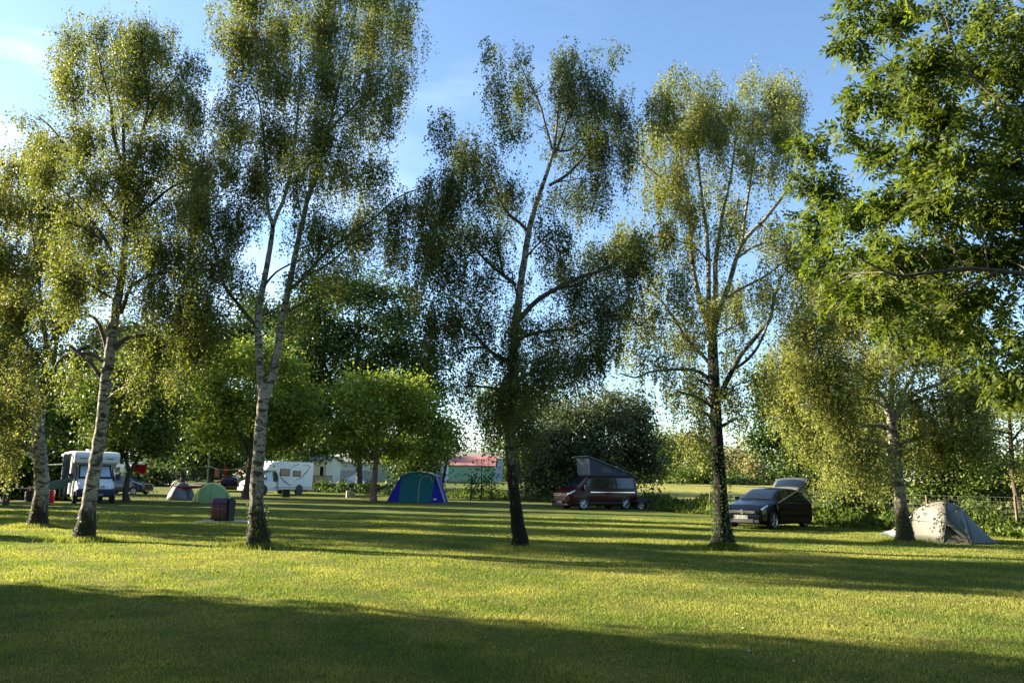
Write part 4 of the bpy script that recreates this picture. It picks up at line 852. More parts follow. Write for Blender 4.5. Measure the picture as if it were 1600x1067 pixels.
for sd in (-1, 1):
    B.patch('side_window', car, M['glass'], .42, -.35, 4.12, 4.9, sd, u0b=4.1, u1b=4.9); B.patch('side_window', car, M['glass'], -.42, -1.45, 4.1, 4.9, sd, u1b=4.75)
    B.patch('headlight', car, M['lamp'], 1.90, 1.52, 4.0, 4.95, sd, off=.012, u0b=4.3)
    m = MB(); m.loft([[(.62+a, sd*(.90+b), 1.0+c) for a, b, c in ((0, 0, 0), (.02, .14, 0), (.02, .14, .12), (0, 0, .12))], [(.52+a, sd*(.90+b), 1.0+c) for a, b, c in ((0, 0, 0), (0, .15, 0), (0, .15, .13), (0, 0, .13))]]); m.build('mirror', M['black_paint'], car, bevel=.02)
    for x in (1.27, -1.22): wheel(car, x, sd*.77, .31, .2, sd)
m = MB().box((1.985, 0, .60), (.03, 1.0, .10)); m.build('grille', M['black'], car, bevel=.01)
m = MB().box((2.005, 0, .615), (.012, 1.02, .012)).box((2.005, 0, .575), (.012, 1.02, .010)); m.build('grille_trim', M['chrome'], car)
m = MB(); m.prism([(1.95, .20), (2.05, .24), (2.06, .50), (1.97, .54)], -.72, .72); bp = m.build('bumper', M['black_paint'], car, bevel=.03)
m = MB().box((2.06, 0, .30), (.02, .95, .13)).box((2.055, .6, .30), (.02, .16, .1)).box((2.055, -.6, .30), (.02, .16, .1)); m.build('lower_grille', M['darkmetal'], car, bevel=.01)
m = MB()
for k in range(20):
    a = 2*math.pi*k/20; b_ = 2*math.pi*(k+1)/20; m.tube([(2.015, .07*math.cos(a), .61+.07*math.sin(a)), (2.015, .07*math.cos(b_), .61+.07*math.sin(b_))], .009, 5)
m.tube([(2.015, -.045, .655), (2.015, -.012, .60), (2.015, 0, .625), (2.015, .012, .60), (2.015, .045, .655)], .007, 5); m.tube([(2.015, -.05, .60), (2.015, -.025, .555), (2.015, 0, .60), (2.015, .025, .555), (2.015, .05, .60)], .007, 5)
m.cyl((2.0, 0, .61), (2.012, 0, .61), .066, 20); m.build('badge', M['chrome'], car)
plate(car, (2.075, 0, .43), (0, 0, 0), 'BM 657 NW')
# open front door (vehicle left)
dr = bpy.data.objects.new('open_door', None); COL.objects.link(dr); dr.parent = car; dr.location = (.92, .86, 0); dr.rotation_euler = (0, 0, math.radians(-62)); bpy.data.objects.remove(dr)
m = MB(); ang = math.radians(62); hx, hy = .92, .87
def dp(u, z, off=0): return (hx-u*math.cos(ang)+off*math.sin(ang)*1, hy+u*math.sin(ang)+off*math.cos(ang), z)
lowd = [(0, .28), (.1, .24), (1.05, .24), (1.12, .4), (1.12, .95), (0, .92)]
m.loft([[dp(u, z, 0) for u, z in lowd], [dp(u, z, .07) for u, z in lowd]]); door = m.build('door', M['black_paint'], car, bevel=.015)
m = MB(); fr = [(0.0, .93), (.62, 1.34), (.95, 1.38), (1.10, 1.33), (1.11, .95)]
m.tube([dp(u, z, .035) for u, z in fr], .022, 6); m.build('window_frame', M['black'], door)
m = MB(); f2 = [(.03, .94), (.62, 1.32), (.95, 1.36), (1.08, 1.31), (1.09, .95)]; m.loft([[dp(u, z, .03) for u, z in f2], [dp(u, z, .036) for u, z in f2]]); m.build('pane', M['clear'], door)
# tailgate, raised
m = MB(); rows = []
for i in range(9):
    f = i/8; x = -1.42-.92*f; z = 1.44+.42*math.sin(f*1.25)+.05*f; w_ = .60+.10*math.sin(f*math.pi*.5)-.10*max(0, f-.85)*6
    rows.append([(x, w_*k/4, z-.05*(abs(k)/4)**2) for k in range(-4, 5)])
m.grid(rows); tg = m.build('tailgate', M['interior'], car, smooth=40, solid=.05)
m = MB(); rows2 = [[(p[0]*1.0, p[1]*.8, p[2]+.035) for p in r] for r in rows[1:6]]; m.grid(rows2); m.build('rear_window', M['glass'], tg, smooth=40)
for y_ in (-.62, .62): MB().tube([(-1.5, y_, 1.15), (-2.0, y_, 1.78)], .012, 6).build('gas_strut', M['steel'], tg)
# ---------------------------------------------------------------- dark red campervan with raised roof
h = (-.88, -.475); hd = Vector(h).normalized(); lf = Vector((-hd.y, hd.x)); fw = G(910, 796)
org = Vector((fw.x, fw.y)) - hd*1.5 - lf*.82
van = empty('campervan', (org.x, org.y, 0), heading(h), 'dark red campervan with raised pop-up canvas roof', 'van')
V_ = Body([(2.46,.30,.66,.70,.56,.80,.84),(2.40,.24,.84,.84,.76,.92,.96),(2.15,.22,.92,1.0,.84,1.06,1.10),(1.78,.21,.945,1.12,.84,1.17,1.22),(1.35,.21,.95,1.16,.82,1.52,1.58),(1.0,.21,.95,1.17,.80,1.82,1.89),(.7,.21,.95,1.17,.80,1.88,1.95),(-2.2,.21,.95,1.17,.80,1.88,1.95),(-2.36,.24,.94,1.15,.78,1.80,1.86),(-2.44,.34,.90,1.08,.72,1.60,1.64)])
V_.build(van, M['red_paint'])
V_.windscreen(van, M['glass'], 1.72, 1.06, 5.75)
for sd in (-1, 1):
    V_.patch('side_window', van, M['glass'], 1.22, .45, 4.15, 4.9, sd, u0b=4.08, u1b=4.9); V_.patch('side_window', van, M['glass'], .32, -.80, 4.08, 4.9, sd); V_.patch('side_window', van, M['glass'], -.92, -2.15, 4.08, 4.9, sd)
    V_.patch('headlight', van, M['lamp'], 2.385, 2.02, 4.0, 4.9, sd, off=.012)
    m = MB().box((1.42, sd*1.06, 1.25), (.12, .2, .27)); m.build('mirror', M['black'], van, bevel=.03)
    V_.patch('sill', van, M['black'], 2.0, -2.3, 1.2, 2.4, sd, off=.006)
    V_.patch('trim_line', van, M['chrome'], 1.0, -2.2, 3.60, 3.66, sd, off=.008, nu=1)
    for x in (1.5, -1.5): wheel(van, x, sd*.86, .345, .23, sd, spokes=7)
    for x in (1.5, -1.5):
        m = MB(); rows = []
        for k in range(13):
            a = math.pi*k/12; rows.append([(x+math.cos(a)*q, sd*.957, .33+math.sin(a)*q) for q in (.0, .41)])
        m.grid(rows).build('wheel_arch', M['black'], van)
m = MB().box((2.475, 0, .82), (.03, 1.15, .12)).box((2.50, 0, .62), (.03, 1.2, .16)); m.build('grille', M['black'], van, bevel=.01)
m = MB().box((2.495, 0, .875), (.015, 1.5, .018)).box((2.495, 0, .775), (.015, 1.5, .018)); m.build('grille_trim', M['chrome'], van)
m = MB(); m.prism([(2.38, .22), (2.53, .28), (2.55, .52), (2.44, .56)], -.86, .86); m.build('bumper', M['red_paint'], van, bevel=.04)
m = MB(); m.prism([(2.40, .21), (2.55, .23), (2.56, .33), (2.42, .33)], -.85, .85); m.build('lower_bumper', M['black'], van, bevel=.02)
m = MB()
for k in range(20):
    a = 2*math.pi*k/20; b_ = 2*math.pi*(k+1)/20; m.tube([(2.505, .085*math.cos(a), .82+.085*math.sin(a)), (2.505, .085*math.cos(b_), .82+.085*math.sin(b_))], .011, 5)
m.tube([(2.505, -.055, .875), (2.505, -.015, .81), (2.505, 0, .84), (2.505, .015, .81), (2.505, .055, .875)], .009, 5); m.tube([(2.505, -.06, .81), (2.505, -.03, .755), (2.505, 0, .81), (2.505, .03, .755), (2.505, .06, .81)], .009, 5); m.build('badge', M['chrome'], van)
plate(van, (2.57, 0, .42), (0, 0, 0), 'KA 2105')
# pop-up roof
m = MB(); fr_, rr_ = (.95, 3.02), (-2.15, 2.06)
side = lambda y: [(.80, y, 1.93), (.90, y, 2.98), (-2.15, y, 2.02), (-2.2, y, 1.95)]
m.loft([side(-.66), side(.66)]); pr = m.build('roof_canvas', M['canvas'], van)
m = MB(); m.loft([[(.83, -.67, 1.96), (.83, .67, 1.96), (.815, .67, 1.96), (.815, -.67, 1.96)], [(.92, -.67, 2.98), (.92, .67, 2.98), (.90, .67, 2.98), (.90, -.67, 2.98)]]); m.build('front_canvas', M['canvasl'], pr)
for y in (-.668, .668):
    m = MB(); m.prism([(.05+.0, 2.12), (.05, 2.30), (-.2, 2.45), (-.6, 2.33), (-.85, 2.12)], y-.003, y+.003); m.build('mesh_window', M['screen'], pr)
m = MB(); m.loft([[(x, y, z) for y, z in ((-.74, 0+z0), (.74, 0+z0), (.72, .07+z0), (-.72, .07+z0))] for x, z0 in ((1.08, 3.0), (1.0, 3.02), (-2.2, 2.03), (-2.32, 1.97))]); m.build('roof_lid', M['grey_paint'], van, bevel=.02)
m = MB(); m.tube([(-1.3, .70, 1.96), (-1.75, .70, 2.20)], .012, 5).tube([(-1.75, .70, 1.98), (-1.35, .70, 2.32)], .012, 5); m.build('roof_strut', M['steel'], van)
# ---------------------------------------------------------------- distant cars
def small_car(label, px, Y, h, paintm, group='cars parked at the back', scale=1, gz_=None):
    x = XY(px, Y); c = empty('parked_car', (x, Y, terr(x, Y)), heading(h), label, 'car', group); c.scale = (scale,)*3
    B.build(c, paintm); B.windscreen(c, M['glass'], .90, .26, 5.75)
    for sd in (-1, 1):
        B.patch('side_window', c, M['glass'], .42, -.35, 4.12, 4.9, sd); B.patch('side_window', c, M['glass'], -.42, -1.45, 4.1, 4.9, sd, u1b=4.75)
        B.patch('headlight', c, M['lamp'], 1.90, 1.52, 4.0, 4.95, sd, off=.012, u0b=4.3)
        for xx in (1.27, -1.22): wheel(c, xx, sd*.78, .31, .2, sd)
    B.windscreen(c, M['glass'], -1.62, -1.86, 5.6, name='rear_window')
    for sd in (-1, 1): B.patch('tail_light', c, M['redplastic'], -1.88, -1.80, 4.1, 5.0, sd, off=.012, nx=3)
    MB().box((-1.98, 0, .42), (.06, 1.4, .2)).build('rear_bumper', M['black'], c, bevel=.03)
    MB().box((2.0, 0, .6), (.03, 1.0, .1)).build('grille', M['black'], c)
    return c
small_car('dark grey car parked behind the alcove motorhome, nose to the right', 197, 62, (1, -.12), M['grey_paint'], scale=1.06)
small_car('small silver-blue car parked far off on the lane under the dark trees', 293, 100, (-.93, -.35), M['grey_paint'])
small_car('dark car seen from behind with red clothes drying at its back, near the lamp post', 362, 72, (-.25, .97), M['black_paint'])
# ---------------------------------------------------------------- motorhomes
def small_parts_front(c, x, zl, w, col='lamp'):
    pass
def alcove_motorhome():
    h = (.60, -.80); hd = Vector(h).normalized(); lf = Vector((-hd.y, hd.x)); p = G(146, 786)
    o = Vector((p.x, p.y)) - hd*2.35
    c = empty('alcove_motorhome', (o.x, o.y, 0), heading(h), 'white alcove motorhome with navy bumper facing the camera, half hidden by the second birch', 'motorhome')
    MB().prism([(-3.3, .55), (-3.3, 2.82), (-3.2, 2.88), (1.0, 2.88), (2.0, 2.80), (2.12, 2.62), (1.98, 2.22), (1.25, 2.12), (.95, 1.9), (.95, .45)], -1.13, 1.13).build('body', M['white'], c, bevel=.05)
    # cab
    rg = []
    for x, w_, z0, z1 in ((.9, 1.0, .35, 2.12), (1.35, 1.0, .35, 2.12), (1.75, .98, .35, 1.62), (2.0, .97, .35, 1.32), (2.45, .93, .38, 1.12), (2.68, .84, .42, .98), (2.74, .7, .5, .85)):
        rg.append([(x, -w_, z0), (x, -w_, z0+(min(z1, 1.15)-z0)*.9), (x, -w_*.86, z1), (x, w_*.86, z1), (x, w_, z0+(min(z1, 1.15)-z0)*.9), (x, w_, z0)])
    MB().loft(rg).build('cab', M['white'], c, smooth=35, bevel=.02)
    a, b = Vector((2.005, 0, 1.33)), Vector((1.40, 0, 2.07)); n_ = Vector((.74, 0, .6)).normalized()
    q = [a+n_*.03+Vector((0, -.86, 0)), a+n_*.03+Vector((0, .86, 0)), b+n_*.03+Vector((0, .80, 0)), b+n_*.03+Vector((0, -.80, 0))]
    ws = MB().loft([q, [v-n_*.02 for v in q]]).build('windscreen', M['glass'], c)
    q = [a+n_*.045+Vector((0, -.76, .10))-Vector((.06, 0, 0)), a+n_*.045+Vector((0, .76, .10))-Vector((.06, 0, 0)), b+n_*.045+Vector((.05, .72, -.07)), b+n_*.045+Vector((.05, -.72, -.07))]
    MB().loft([q, [v-n_*.01 for v in q]]).build('silver_blind', M['blind'], ws)
    MB().prism([(2.3, .32), (2.84, .36), (2.84, .72), (2.74, .80), (2.3, .80)], -.95, .95).build('bumper', M['navy'], c, bevel=.05)
    for s in (-1, 1):
        MB().loft([[(2.60, s*.50, .84), (2.60, s*.90, .84), (2.50, s*.93, 1.02), (2.50, s*.50, 1.0)], [(2.76, s*.50, .84), (2.74, s*.88, .84), (2.64, s*.90, 1.02), (2.68, s*.50, .98)]]).build('headlight', M['lamp'], c, bevel=.01)
        MB().box((1.75, s*1.18, 1.45), (.10, .22, .34)).build('mirror', M['black'], c, bevel=.04)
        MB().loft([[(1.95, s*.99, 1.22), (1.05, s*1.0, 1.22), (1.05, s*.90, 1.95), (1.5, s*.88, 1.95)], [(1.95, s*1.003, 1.22), (1.05, s*1.015, 1.22), (1.05, s*.915, 1.95), (1.5, s*.895, 1.95)]]).build('cab_window', M['glass'], c)
        for x in (2.15, -1.9): wheel(c, x, s*.92, .34, .22, s, rimmat='steel')
        for x in (-.6, -2.2): MB().box((x, s*1.134, 1.85), (.9, .02, .55)).build('side_window', M['glass'], c, bevel=.008)
    MB().box((2.765, 0, .90), (.02, .62, .12)).build('grille', M['navy'], c, bevel=.01)
    MB().box((2.775, .22, .905), (.014, .5, .16)).build('name_panel', M['whitew'], c, bevel=.003)
    text_mesh('lettering', 'ER', .19, M['black'], c, (2.787, .30, .905), (math.pi/2, 0, math.pi/2))
    for y in (-.7, .62): MB().box((2.075, y, 2.45), (.012, .36, .05), ry=math.radians(20)).build('name_strip', M['roofgrey'], c)
    plate(c, (2.85, .1, .48), (0, 0, 0), 'DR 294 KF')
    m = MB().box((-1.0, -1.22, 2.7), (3.6, .14, .14)); aw = m.build('awning', M['tgrey'], c, bevel=.03)
    MB().tube([(.6, -1.22, 2.15), (-.4, -2.7, 2.02)], .03, 6).build('awning_arm', M['whitew'], aw)
    MB().box((.2, 0, 2.95), (.7, .7, .12)).build('roof_vent', M['whitew'], c, bevel=.02)
    # awning side cloth hanging by the door
    rows = [[(1.05+.05*math.sin(k*1.7+z*2), -1.18-.03*math.sin(k*2.3)-k*.05, z) for k in range(9)] for z in (.3, .8, 1.3, 1.8, 2.3, 2.7)]
    cl = MB().grid(rows).build('side_curtain', M['canvasl'], c, smooth=60, solid=.01)
    return c
mh = alcove_motorhome()
cl = empty('cloth', P(92, 755, 38.5), 0, 'pale teal towel drying beside the alcove motorhome mirror', 'towel')
c0 = Vector(cl.location)
m = MB(); rows = []
for i in range(7):
    f = i/6; rows.append([(Vector((-.55+1.15*f, .1*k*.4, .38*f+.05*math.sin(f*6)-.07*k*(1+.4*math.sin(f*5)))) ) for k in range(6)])
m.grid(rows).build('drape', M['tealc'], cl, smooth=60, solid=.01)
def white_motorhome():
    p = G(466, 771); h = (-.49, -.87); hd = Vector(h).normalized(); Y = 66
    x = XY(431, Y); z = terr(x, Y)
    c = empty('low_profile_motorhome', (x, Y, z), heading(h), 'white low-profile motorhome with dark swoosh graphics, side on behind the tall birch', 'motorhome')
    c.scale = (1, 1, 1.0)
    MB().prism([(-3.35, .42), (-3.42, 2.75), (-3.3, 2.86), (.7, 2.86), (1.5, 2.72), (2.2, 2.10), (2.1, 2.0), (1.1, 2.0), (.75, 1.5), (.75, .42)], -1.13, 1.13).build('body', M['white'], c, bevel=.06)
    rg = []
    for x_, w_, z0, z1 in ((.7, 1.0, .35, 2.05), (1.5, 1.0, .35, 2.05), (2.05, .98, .35, 1.75), (2.55, .97, .35, 1.28), (3.0, .92, .38, 1.1), (3.2, .82, .42, .95), (3.25, .7, .5, .85)):
        rg.append([(x_, -w_, z0), (x_, -w_, z0+(min(z1, 1.2)-z0)*.95), (x_, -w_*.86, z1), (x_, w_*.86, z1), (x_, w_, z0+(min(z1, 1.2)-z0)*.95), (x_, w_, z0)])
    MB().loft(rg).build('cab', M['white'], c, smooth=35, bevel=.02)
    a, b = Vector((2.56, 0, 1.30)), Vector((2.0, 0, 1.82)); n_ = Vector((.68, 0, .73)).normalized()
    q = [a+n_*.03+Vector((0, -.84, 0)), a+n_*.03+Vector((0, .84, 0)), b+n_*.03+Vector((0, .82, 0)), b+n_*.03+Vector((0, -.82, 0))]
    MB().loft([q, [v-n_*.02 for v in q]]).build('windscreen', M['glass'], c)
    for s in (-1, 1):
        MB().loft([[(2.40, s*.985, 1.26), (1.35, s*1.0, 1.24), (1.35, s*.905, 1.88), (1.85, s*.89, 1.86)], [(2.40, s*1.0, 1.26), (1.35, s*1.015, 1.24), (1.35, s*.92, 1.88), (1.85, s*.905, 1.86)]]).build('cab_window', M['blind' if s > 0 else 'glass'], c)
        MB().box((2.2, s*1.16, 1.45), (.12, .24, .36)).build('mirror', M['black'], c, bevel=.03)
        w1 = MB().box((.05, s*1.134, 1.90), (1.15, .03, .62)).build('side_window', M['black'], c, bevel=.01)
        MB().box((.05, s*1.152, 1.90), (1.0, .012, .48)).build('pane', M['glass'], w1)
        w2 = MB().box((-1.35, s*1.134, 1.82), (.95, .03, .50)).build('side_window', M['black'], c, bevel=.01); MB().box((-1.35, s*1.152, 1.82), (.8, .012, .36)).build('pane', M['glass'], w2)
        for pts, ws in (([(-1.2, 1.2), (-1.9, 1.5), (-2.6, 2.05), (-2.9, 2.45), (-2.6, 2.6), (-2.0, 2.5)], [.01, .04, .07, .055, .03, .01]), ([(.75, 1.9), (.5, 1.5), (.1, 1.15), (-.4, .9), (-.8, .8)], [.02, .06, .07, .04, .01]), ([(-.6, 2.3), (-1.0, 2.5), (-1.6, 2.66)], [.01, .03, .02])):
            rows = []
            for (px_, pz_), w_ in zip(pts, ws): rows.append([(px_, s*1.137, pz_-w_), (px_, s*1.137, pz_+w_)])
            MB().grid(rows).build('swoosh_decal', M['swoosh'], c, solid=.004)
        MB().box((-1.0, s*1.133, .62), (4.4, .012, .05)).build('trim_line', M['swoosh'], c)
        MB().box((.95, s*1.02, 1.5), (.45, .03, .75)).build('dark_pillar', M['black'], c)
        for x_ in (2.35, -1.75):
            wheel(c, x_, s*.98, .36, .24, s, rimmat='steel')
            MB().cyl((x_, s*1.0, .40), (x_, s*1.136, .40), .47, 20).build('wheel_arch', M['black'], c)
            wheel(c, x_, s*1.05, .36, .24, s, rimmat='steel') if False else None
        MB().loft([[(3.05, s*.5, .85), (3.05, s*.9, .85), (2.9, s*.94, 1.06), (3.0, s*.5, 1.0)], [(3.24, s*.5, .85), (3.2, s*.84, .85), (3.1, s*.86, 1.02), (3.16, s*.5, .98)]]).build('headlight', M['lamp'], c)
    MB().prism([(2.9, .3), (3.32, .34), (3.32, .62), (2.9, .7)], -.92, .92).build('bumper', M['whitew'], c, bevel=.04)
    MB().box((3.26, 0, .78), (.02, .9, .14)).build('grille', M['black'], c)
    return c
white_motorhome()
# caravan and red cabin far left
x = XY(200, 86); c = empty('caravan', (x, 86, terr(x, 86)), math.radians(8), 'white caravan behind the dark grey car', 'caravan')
MB().prism([(-2.2, .45), (-2.4, 1.5), (-2.1, 2.45), (1.8, 2.55), (2.3, 1.6), (2.1, .45)], -1.1, 1.1).build('body', M['white'], c, bevel=.08)
for x_ in (-1.1, 1.0): MB().box((x_, -1.11, 1.65), (1.1, .04, .6)).build('window', M['glass'], c)
MB().box((0, -1.115, 1.5), (.5, .03, 1.4)).build('door', M['whitew'], c)
wheel(c, 0, -.95, .33, .2, -1, rimmat='steel'); wheel(c, 0, .95, .33, .2, 1, rimmat='steel')
def house(name, label, cat, x0, x1, Y, depth, eave, ridge, wall, roof, rz=0, z=None, plinth=None, axis='x', over=.25, ridge_off=.5):
    """x0,x1 world metres along the front; ridge runs along x"""
    c = empty(name, ((x0+x1)/2, Y, terr(0, Y) if z is None else z), rz, label, cat); L_ = (x1-x0)/2
    prof = [(0, 0), (0, eave), (depth*ridge_off, ridge), (depth, eave), (depth, 0)]
    MB().loft([[(-L_, y, q) for y, q in prof], [(L_, y, q) for y, q in prof]]).build('wall', wall, c)
    sl1 = [(-over, eave-over*(ridge-eave)/(depth*ridge_off)+.04), (depth*ridge_off, ridge+.04), (depth*ridge_off, ridge+.16), (-over, eave-over*(ridge-eave)/(depth*ridge_off)+.16)]
    MB().loft([[(-L_-over, y, q) for y, q in sl1], [(L_+over, y, q) for y, q in sl1]]).build('roof', roof, c)
    d2 = depth*(1-ridge_off); sl2 = [(depth+over, eave-over*(ridge-eave)/d2+.04), (depth*ridge_off+.002, ridge+.04), (depth*ridge_off+.002, ridge+.16), (depth+over, eave-over*(ridge-eave)/d2+.16)]
    MB().loft([[(-L_-over, y, q) for y, q in sl2], [(L_+over, y, q) for y, q in sl2]]).build('roof', roof, c)
    if plinth: MB().box((0, -.03, plinth[1]/2), (2*L_+.06, .06, plinth[1])).build('plinth', plinth[0], c)
    return c
Y = 104; c = house('cabin', 'dark red wooden cabin with white corner post behind the red towel', 'cabin', XY(224, Y), XY(246, Y), Y, 4, 2.4, 3.2, M['brick'], M['roofdark'])
MB().box((1.02, -.06, 1.2), (.16, .1, 2.4)).build('corner_post', M['whitew'], c); MB().box((0, -.03, .9), (2.0, .06, .18)).build('window_sill', M['whitew'], c)
# barns, left to right. heights from the horizon at eye level
def barn(name, label, pxa, pxb, Y, eave_px, ridge_px, depth, wall, roof, base_px=None, **k):
    x0, x1 = XY(pxa, Y), XY(pxb, Y); pxm = (pxa+pxb)/2; z = terr(0, Y)
    ez = P(pxm, eave_px, Y).z - z; rz_ = P(pxm, ridge_px, Y+depth*.5).z - z
    return house(name, label, 'barn', x0, x1, Y, depth, ez, rz_, wall, roof, **k)
barn('barn', 'long green corrugated barn with low red roof', 660, 772, 132, 727.5, 713.5, 16, M['mint'], M['roofred'], ridge_off=.5)
barn('barn', 'blue-grey barn with sand grey roof behind the green barn', 680, 784, 165, 716.5, 707, 18, M['bluewall'], M['roofgrey'])
b1 = barn('barn', 'long pale corrugated shed with grey concrete base and sunlit gable end, behind the white motorhome', 524, 690, 112, 724, 712, 12, M['shedw'], M['roofgrey'], plinth=(M['shedlow'], 1.6))
MB().box((-b1.children[0].dimensions.x/2-.04, 6, 1.8), (.06, 11.6, 3.3)).build('gable_wall', M['gable'], b1)  # sunlight on the gable end, put in as a paler warm sheet
# mobile home with deck
Y = 84; x0, x1 = XY(480, Y), XY(509, Y); c = house('mobile_home', 'beige mobile home with grey roof right of the white motorhome', 'mobile home', x0, x1, Y, 7, 3.0, 3.5, M['cream'], M['roofdark'])
w_ = MB().box((.55, -.03, 1.9), (.55, .06, 1.15)).build('window', M['whitew'], c); MB().box((.55, -.07, 1.9), (.4, .04, 1.0)).build('pane', M['glass'], w_)
Y = 80; x0, x1 = XY(489, Y), XY(519, Y); z = terr(0, Y); c = empty('deck', ((x0+x1)/2, Y, z), 0, 'raised wooden deck with railings in front of the beige mobile home', 'deck'); L_ = (x1-x0)/2
MB().box((0, 1, .45), (2*L_, 2, .12)).build('floor_board', M['wood'], c)
for i in range(15): MB().box((-L_+.04+(2*L_-.08)*i/14, 0, .95), (.07, .05, .95)).build('baluster', M['wood'], c)
MB().box((0, 0, 1.45), (2*L_, .07, .08)).build('handrail', M['wood'], c)
for i in range(3): MB().box((-L_+.1+(2*L_-.2)*i/2, .1, .2), (.12, .12, .5)).build('leg', M['wood'], c)
# white tarpaulin heap
p = P(553, 752, 90); c = MB(); rows = []
for i in range(9):
    f = i/8*2-1; rows.append([(f*1.6, math.sin(k/8*math.pi*2-math.pi/2)*.0+(k/8*2-1)*1.2, 1.3*max(0, 1-abs(f)**2.2)*max(0, 1-abs(k/8*2-1)**2)*(1+.12*math.sin(i*2.1+k*1.3))) for k in range(9)])
o = c.grid(rows).build('tarpaulin', M['tarp'], None, smooth=60, solid=.02); o.location = (p.x, 90, terr(0, 90)); tag(o, 'white tarpaulin heap between the shed and the thick black trunk', 'tarpaulin')
# distant wooded ridge
lw = []
for i in range(34):
    px = 690+i*8; Y = 420+random.uniform(-25, 25); q = P(px, 712+random.uniform(-2, 3)+(i*.25), Y); lw.append((Vector((q.x, Y, q.z-4)), (5, 5, 9), 1, 260))
V, F = clumpy(lw, 3.6, 3.0, 420, gaps=False); tag(mesh_np('distant_wood', V, F, LEAF['blue']), 'far wooded ridge above the barn roofs', 'wood', kind='stuff')
# ================================================================ tents and camping things
def arc_pts(w, h, n, p=2.0):
    out = []
    for i in range(n+1):
        a = math.pi*i/n; c_, s_ = math.cos(a), math.sin(a)
        out.append((-w*math.copysign(abs(c_)**(2/p), c_), h*abs(s_)**(2/p)))
    return out
# lime green dome tent
p0, p1 = G(284, 786), G(356, 786); Y = (p0.y+p1.y)/2
c = empty('dome_tent', ((p0.x+p1.x)/2, Y+1.0, 0), math.radians(14), 'lime green dome tent with darker front panel', 'tent'); w2 = (p1.x-p0.x)/2
H = 1.22; rows = []
for i in range(15):
    f = i/14; x = -w2+2*w2*f; hh = H*math.sin(math.pi*min(1, max(0, f)))**.62; d = .95*math.sin(math.pi*(.06+.88*f))**.5
    rows.append([(x*(1 if z_ else 1), -y_*1.0, z_) for y_, z_ in [(yy*d, zz*hh) for yy, zz in [(math.cos(math.pi*k/14), abs(math.sin(math.pi*k/14))**.8) for k in range(15)]]])
MB().grid(rows).build('flysheet', M['limeg'], c, smooth=60, solid=.006)  # yellow sunlight is put into the flysheet colour
m = MB(); rows = []
for i in range(11):
    f = .20+.74*i/10; hh = H*math.sin(math.pi*f)**.62; d = .95*math.sin(math.pi*(.06+.88*f))**.5; x = -w2+2*w2*f
    rows.append([(x, math.cos(math.pi*k/14)*-d*1.0-.015 if True else 0, abs(math.sin(math.pi*k/14))**.8*hh+.004) for k in range(0, 6)])
m.grid([[(x, y*1.0, z) for x, y, z in r] for r in rows]); m.build('front_panel', M['nylong'], c, smooth=60)
for f0 in (.12, .5, .88):
    m = MB(); hh = H*math.sin(math.pi*f0)**.62; d = .95*math.sin(math.pi*(.06+.88*f0))**.5
    m.tube([(-w2+2*w2*f0, -math.cos(math.pi*k/14)*(d+.012), abs(math.sin(math.pi*k/14))**.8*hh+.012) for k in range(15)], .012, 5); m.build('pole', M['darkmetal'], c)
MB().box((0, 0, .02), (2*w2*.9, 1.75, .03)).build('groundsheet', M['skirt'], c)
# grey dome tent with dark hoops
p0, p1 = G(251, 781.5), G(298, 781.5); Y = p0.y+1.2
c = empty('dome_tent', ((p0.x+p1.x)/2, Y, 0), math.radians(-10), 'small grey dome tent with black hoops behind the lime green one', 'tent'); w2 = (p1.x-p0.x)/2; H = 1.15
rows = []
for i in range(13):
    f = i/12; x = -w2+2*w2*f; hh = H*math.sin(math.pi*(f))**.7; d = 1.0*math.sin(math.pi*(.05+.9*f))**.5
    rows.append([(x, -math.cos(math.pi*k/12)*d, abs(math.sin(math.pi*k/12))*hh) for k in range(13)])
MB().grid(rows).build('flysheet', M['greyt'], c, smooth=60, solid=.006)
for a0, hx_ in ((.5, 1.35), (-.3, 1.3)):
    m = MB(); m.tube([(math.cos(math.pi*k/14)*w2*.95, a0*math.sin(math.pi*k/14)*.5-.3, math.sin(math.pi*k/14)*hx_) for k in range(15)], .02, 5); m.build('pole', M['darkmetal'], c)
# blue and teal frame tent
p0, p1 = G(604, 784), G(693, 785); Y = (p0.y+p1.y)/2; ox = (p0.x+p1.x)/2; k_ = Y/F_PX
def tx(px): return (px-648.5)*k_
def tz(py): return (784.5-py)*k_
c = empty('frame_tent', (ox, Y, 0), 0, 'old teal and cobalt blue frame tent with grey roof edge', 'tent')
rf = lambda y: [(tx(626), y, tz(744.5)), (tx(637), y, tz(740)), (tx(652), y, tz(738)), (tx(668), y, tz(740.5)), (tx(679), y, tz(744.5))]
fl = lambda y, g: [(tx(622), y, 0), (tx(626.5), y, tz(744.5))] + [(q[0], y, q[2]) for q in rf(0)[1:-1]] + [(tx(678.5), y, tz(744.5)), (tx(672), y, 0)]
MB().loft([fl(0, 0), fl(3.0, 0)]).build('front_wall', M['teal'], c)
for a, b, cc in (((604.5, 784.5), (622, 784.5), (626.5, 744.5)), ((693, 784.5), (672, 784.5), (678.5, 744.5))):
    q = [(tx(a[0]), -.02, 0), (tx(b[0]), -.03, 0), (tx(cc[0]), -.03, tz(cc[1])), (tx(cc[0]+(-1.2 if a[0] < 640 else 1.2)), -.03, tz(cc[1]))]
    MB().loft([q, [(x*1.0, y+3.05, z) for x, y, z in q]]).build('side_wing', M['cobalt'], c)
rows = [rf(-.15), rf(3.2)]; MB().grid([[(x, y, z+.03) for x, y, z in r] for r in rows]).build('roof', M['tgrey'], c, solid=.05)
MB().tube([(tx(679), -.08, tz(744)), (tx(686), -.08, tz(762)), (tx(694), -.12, 0.02)], [.05, .045, .05], 5).build('roof_edge', M['tgrey'], c)
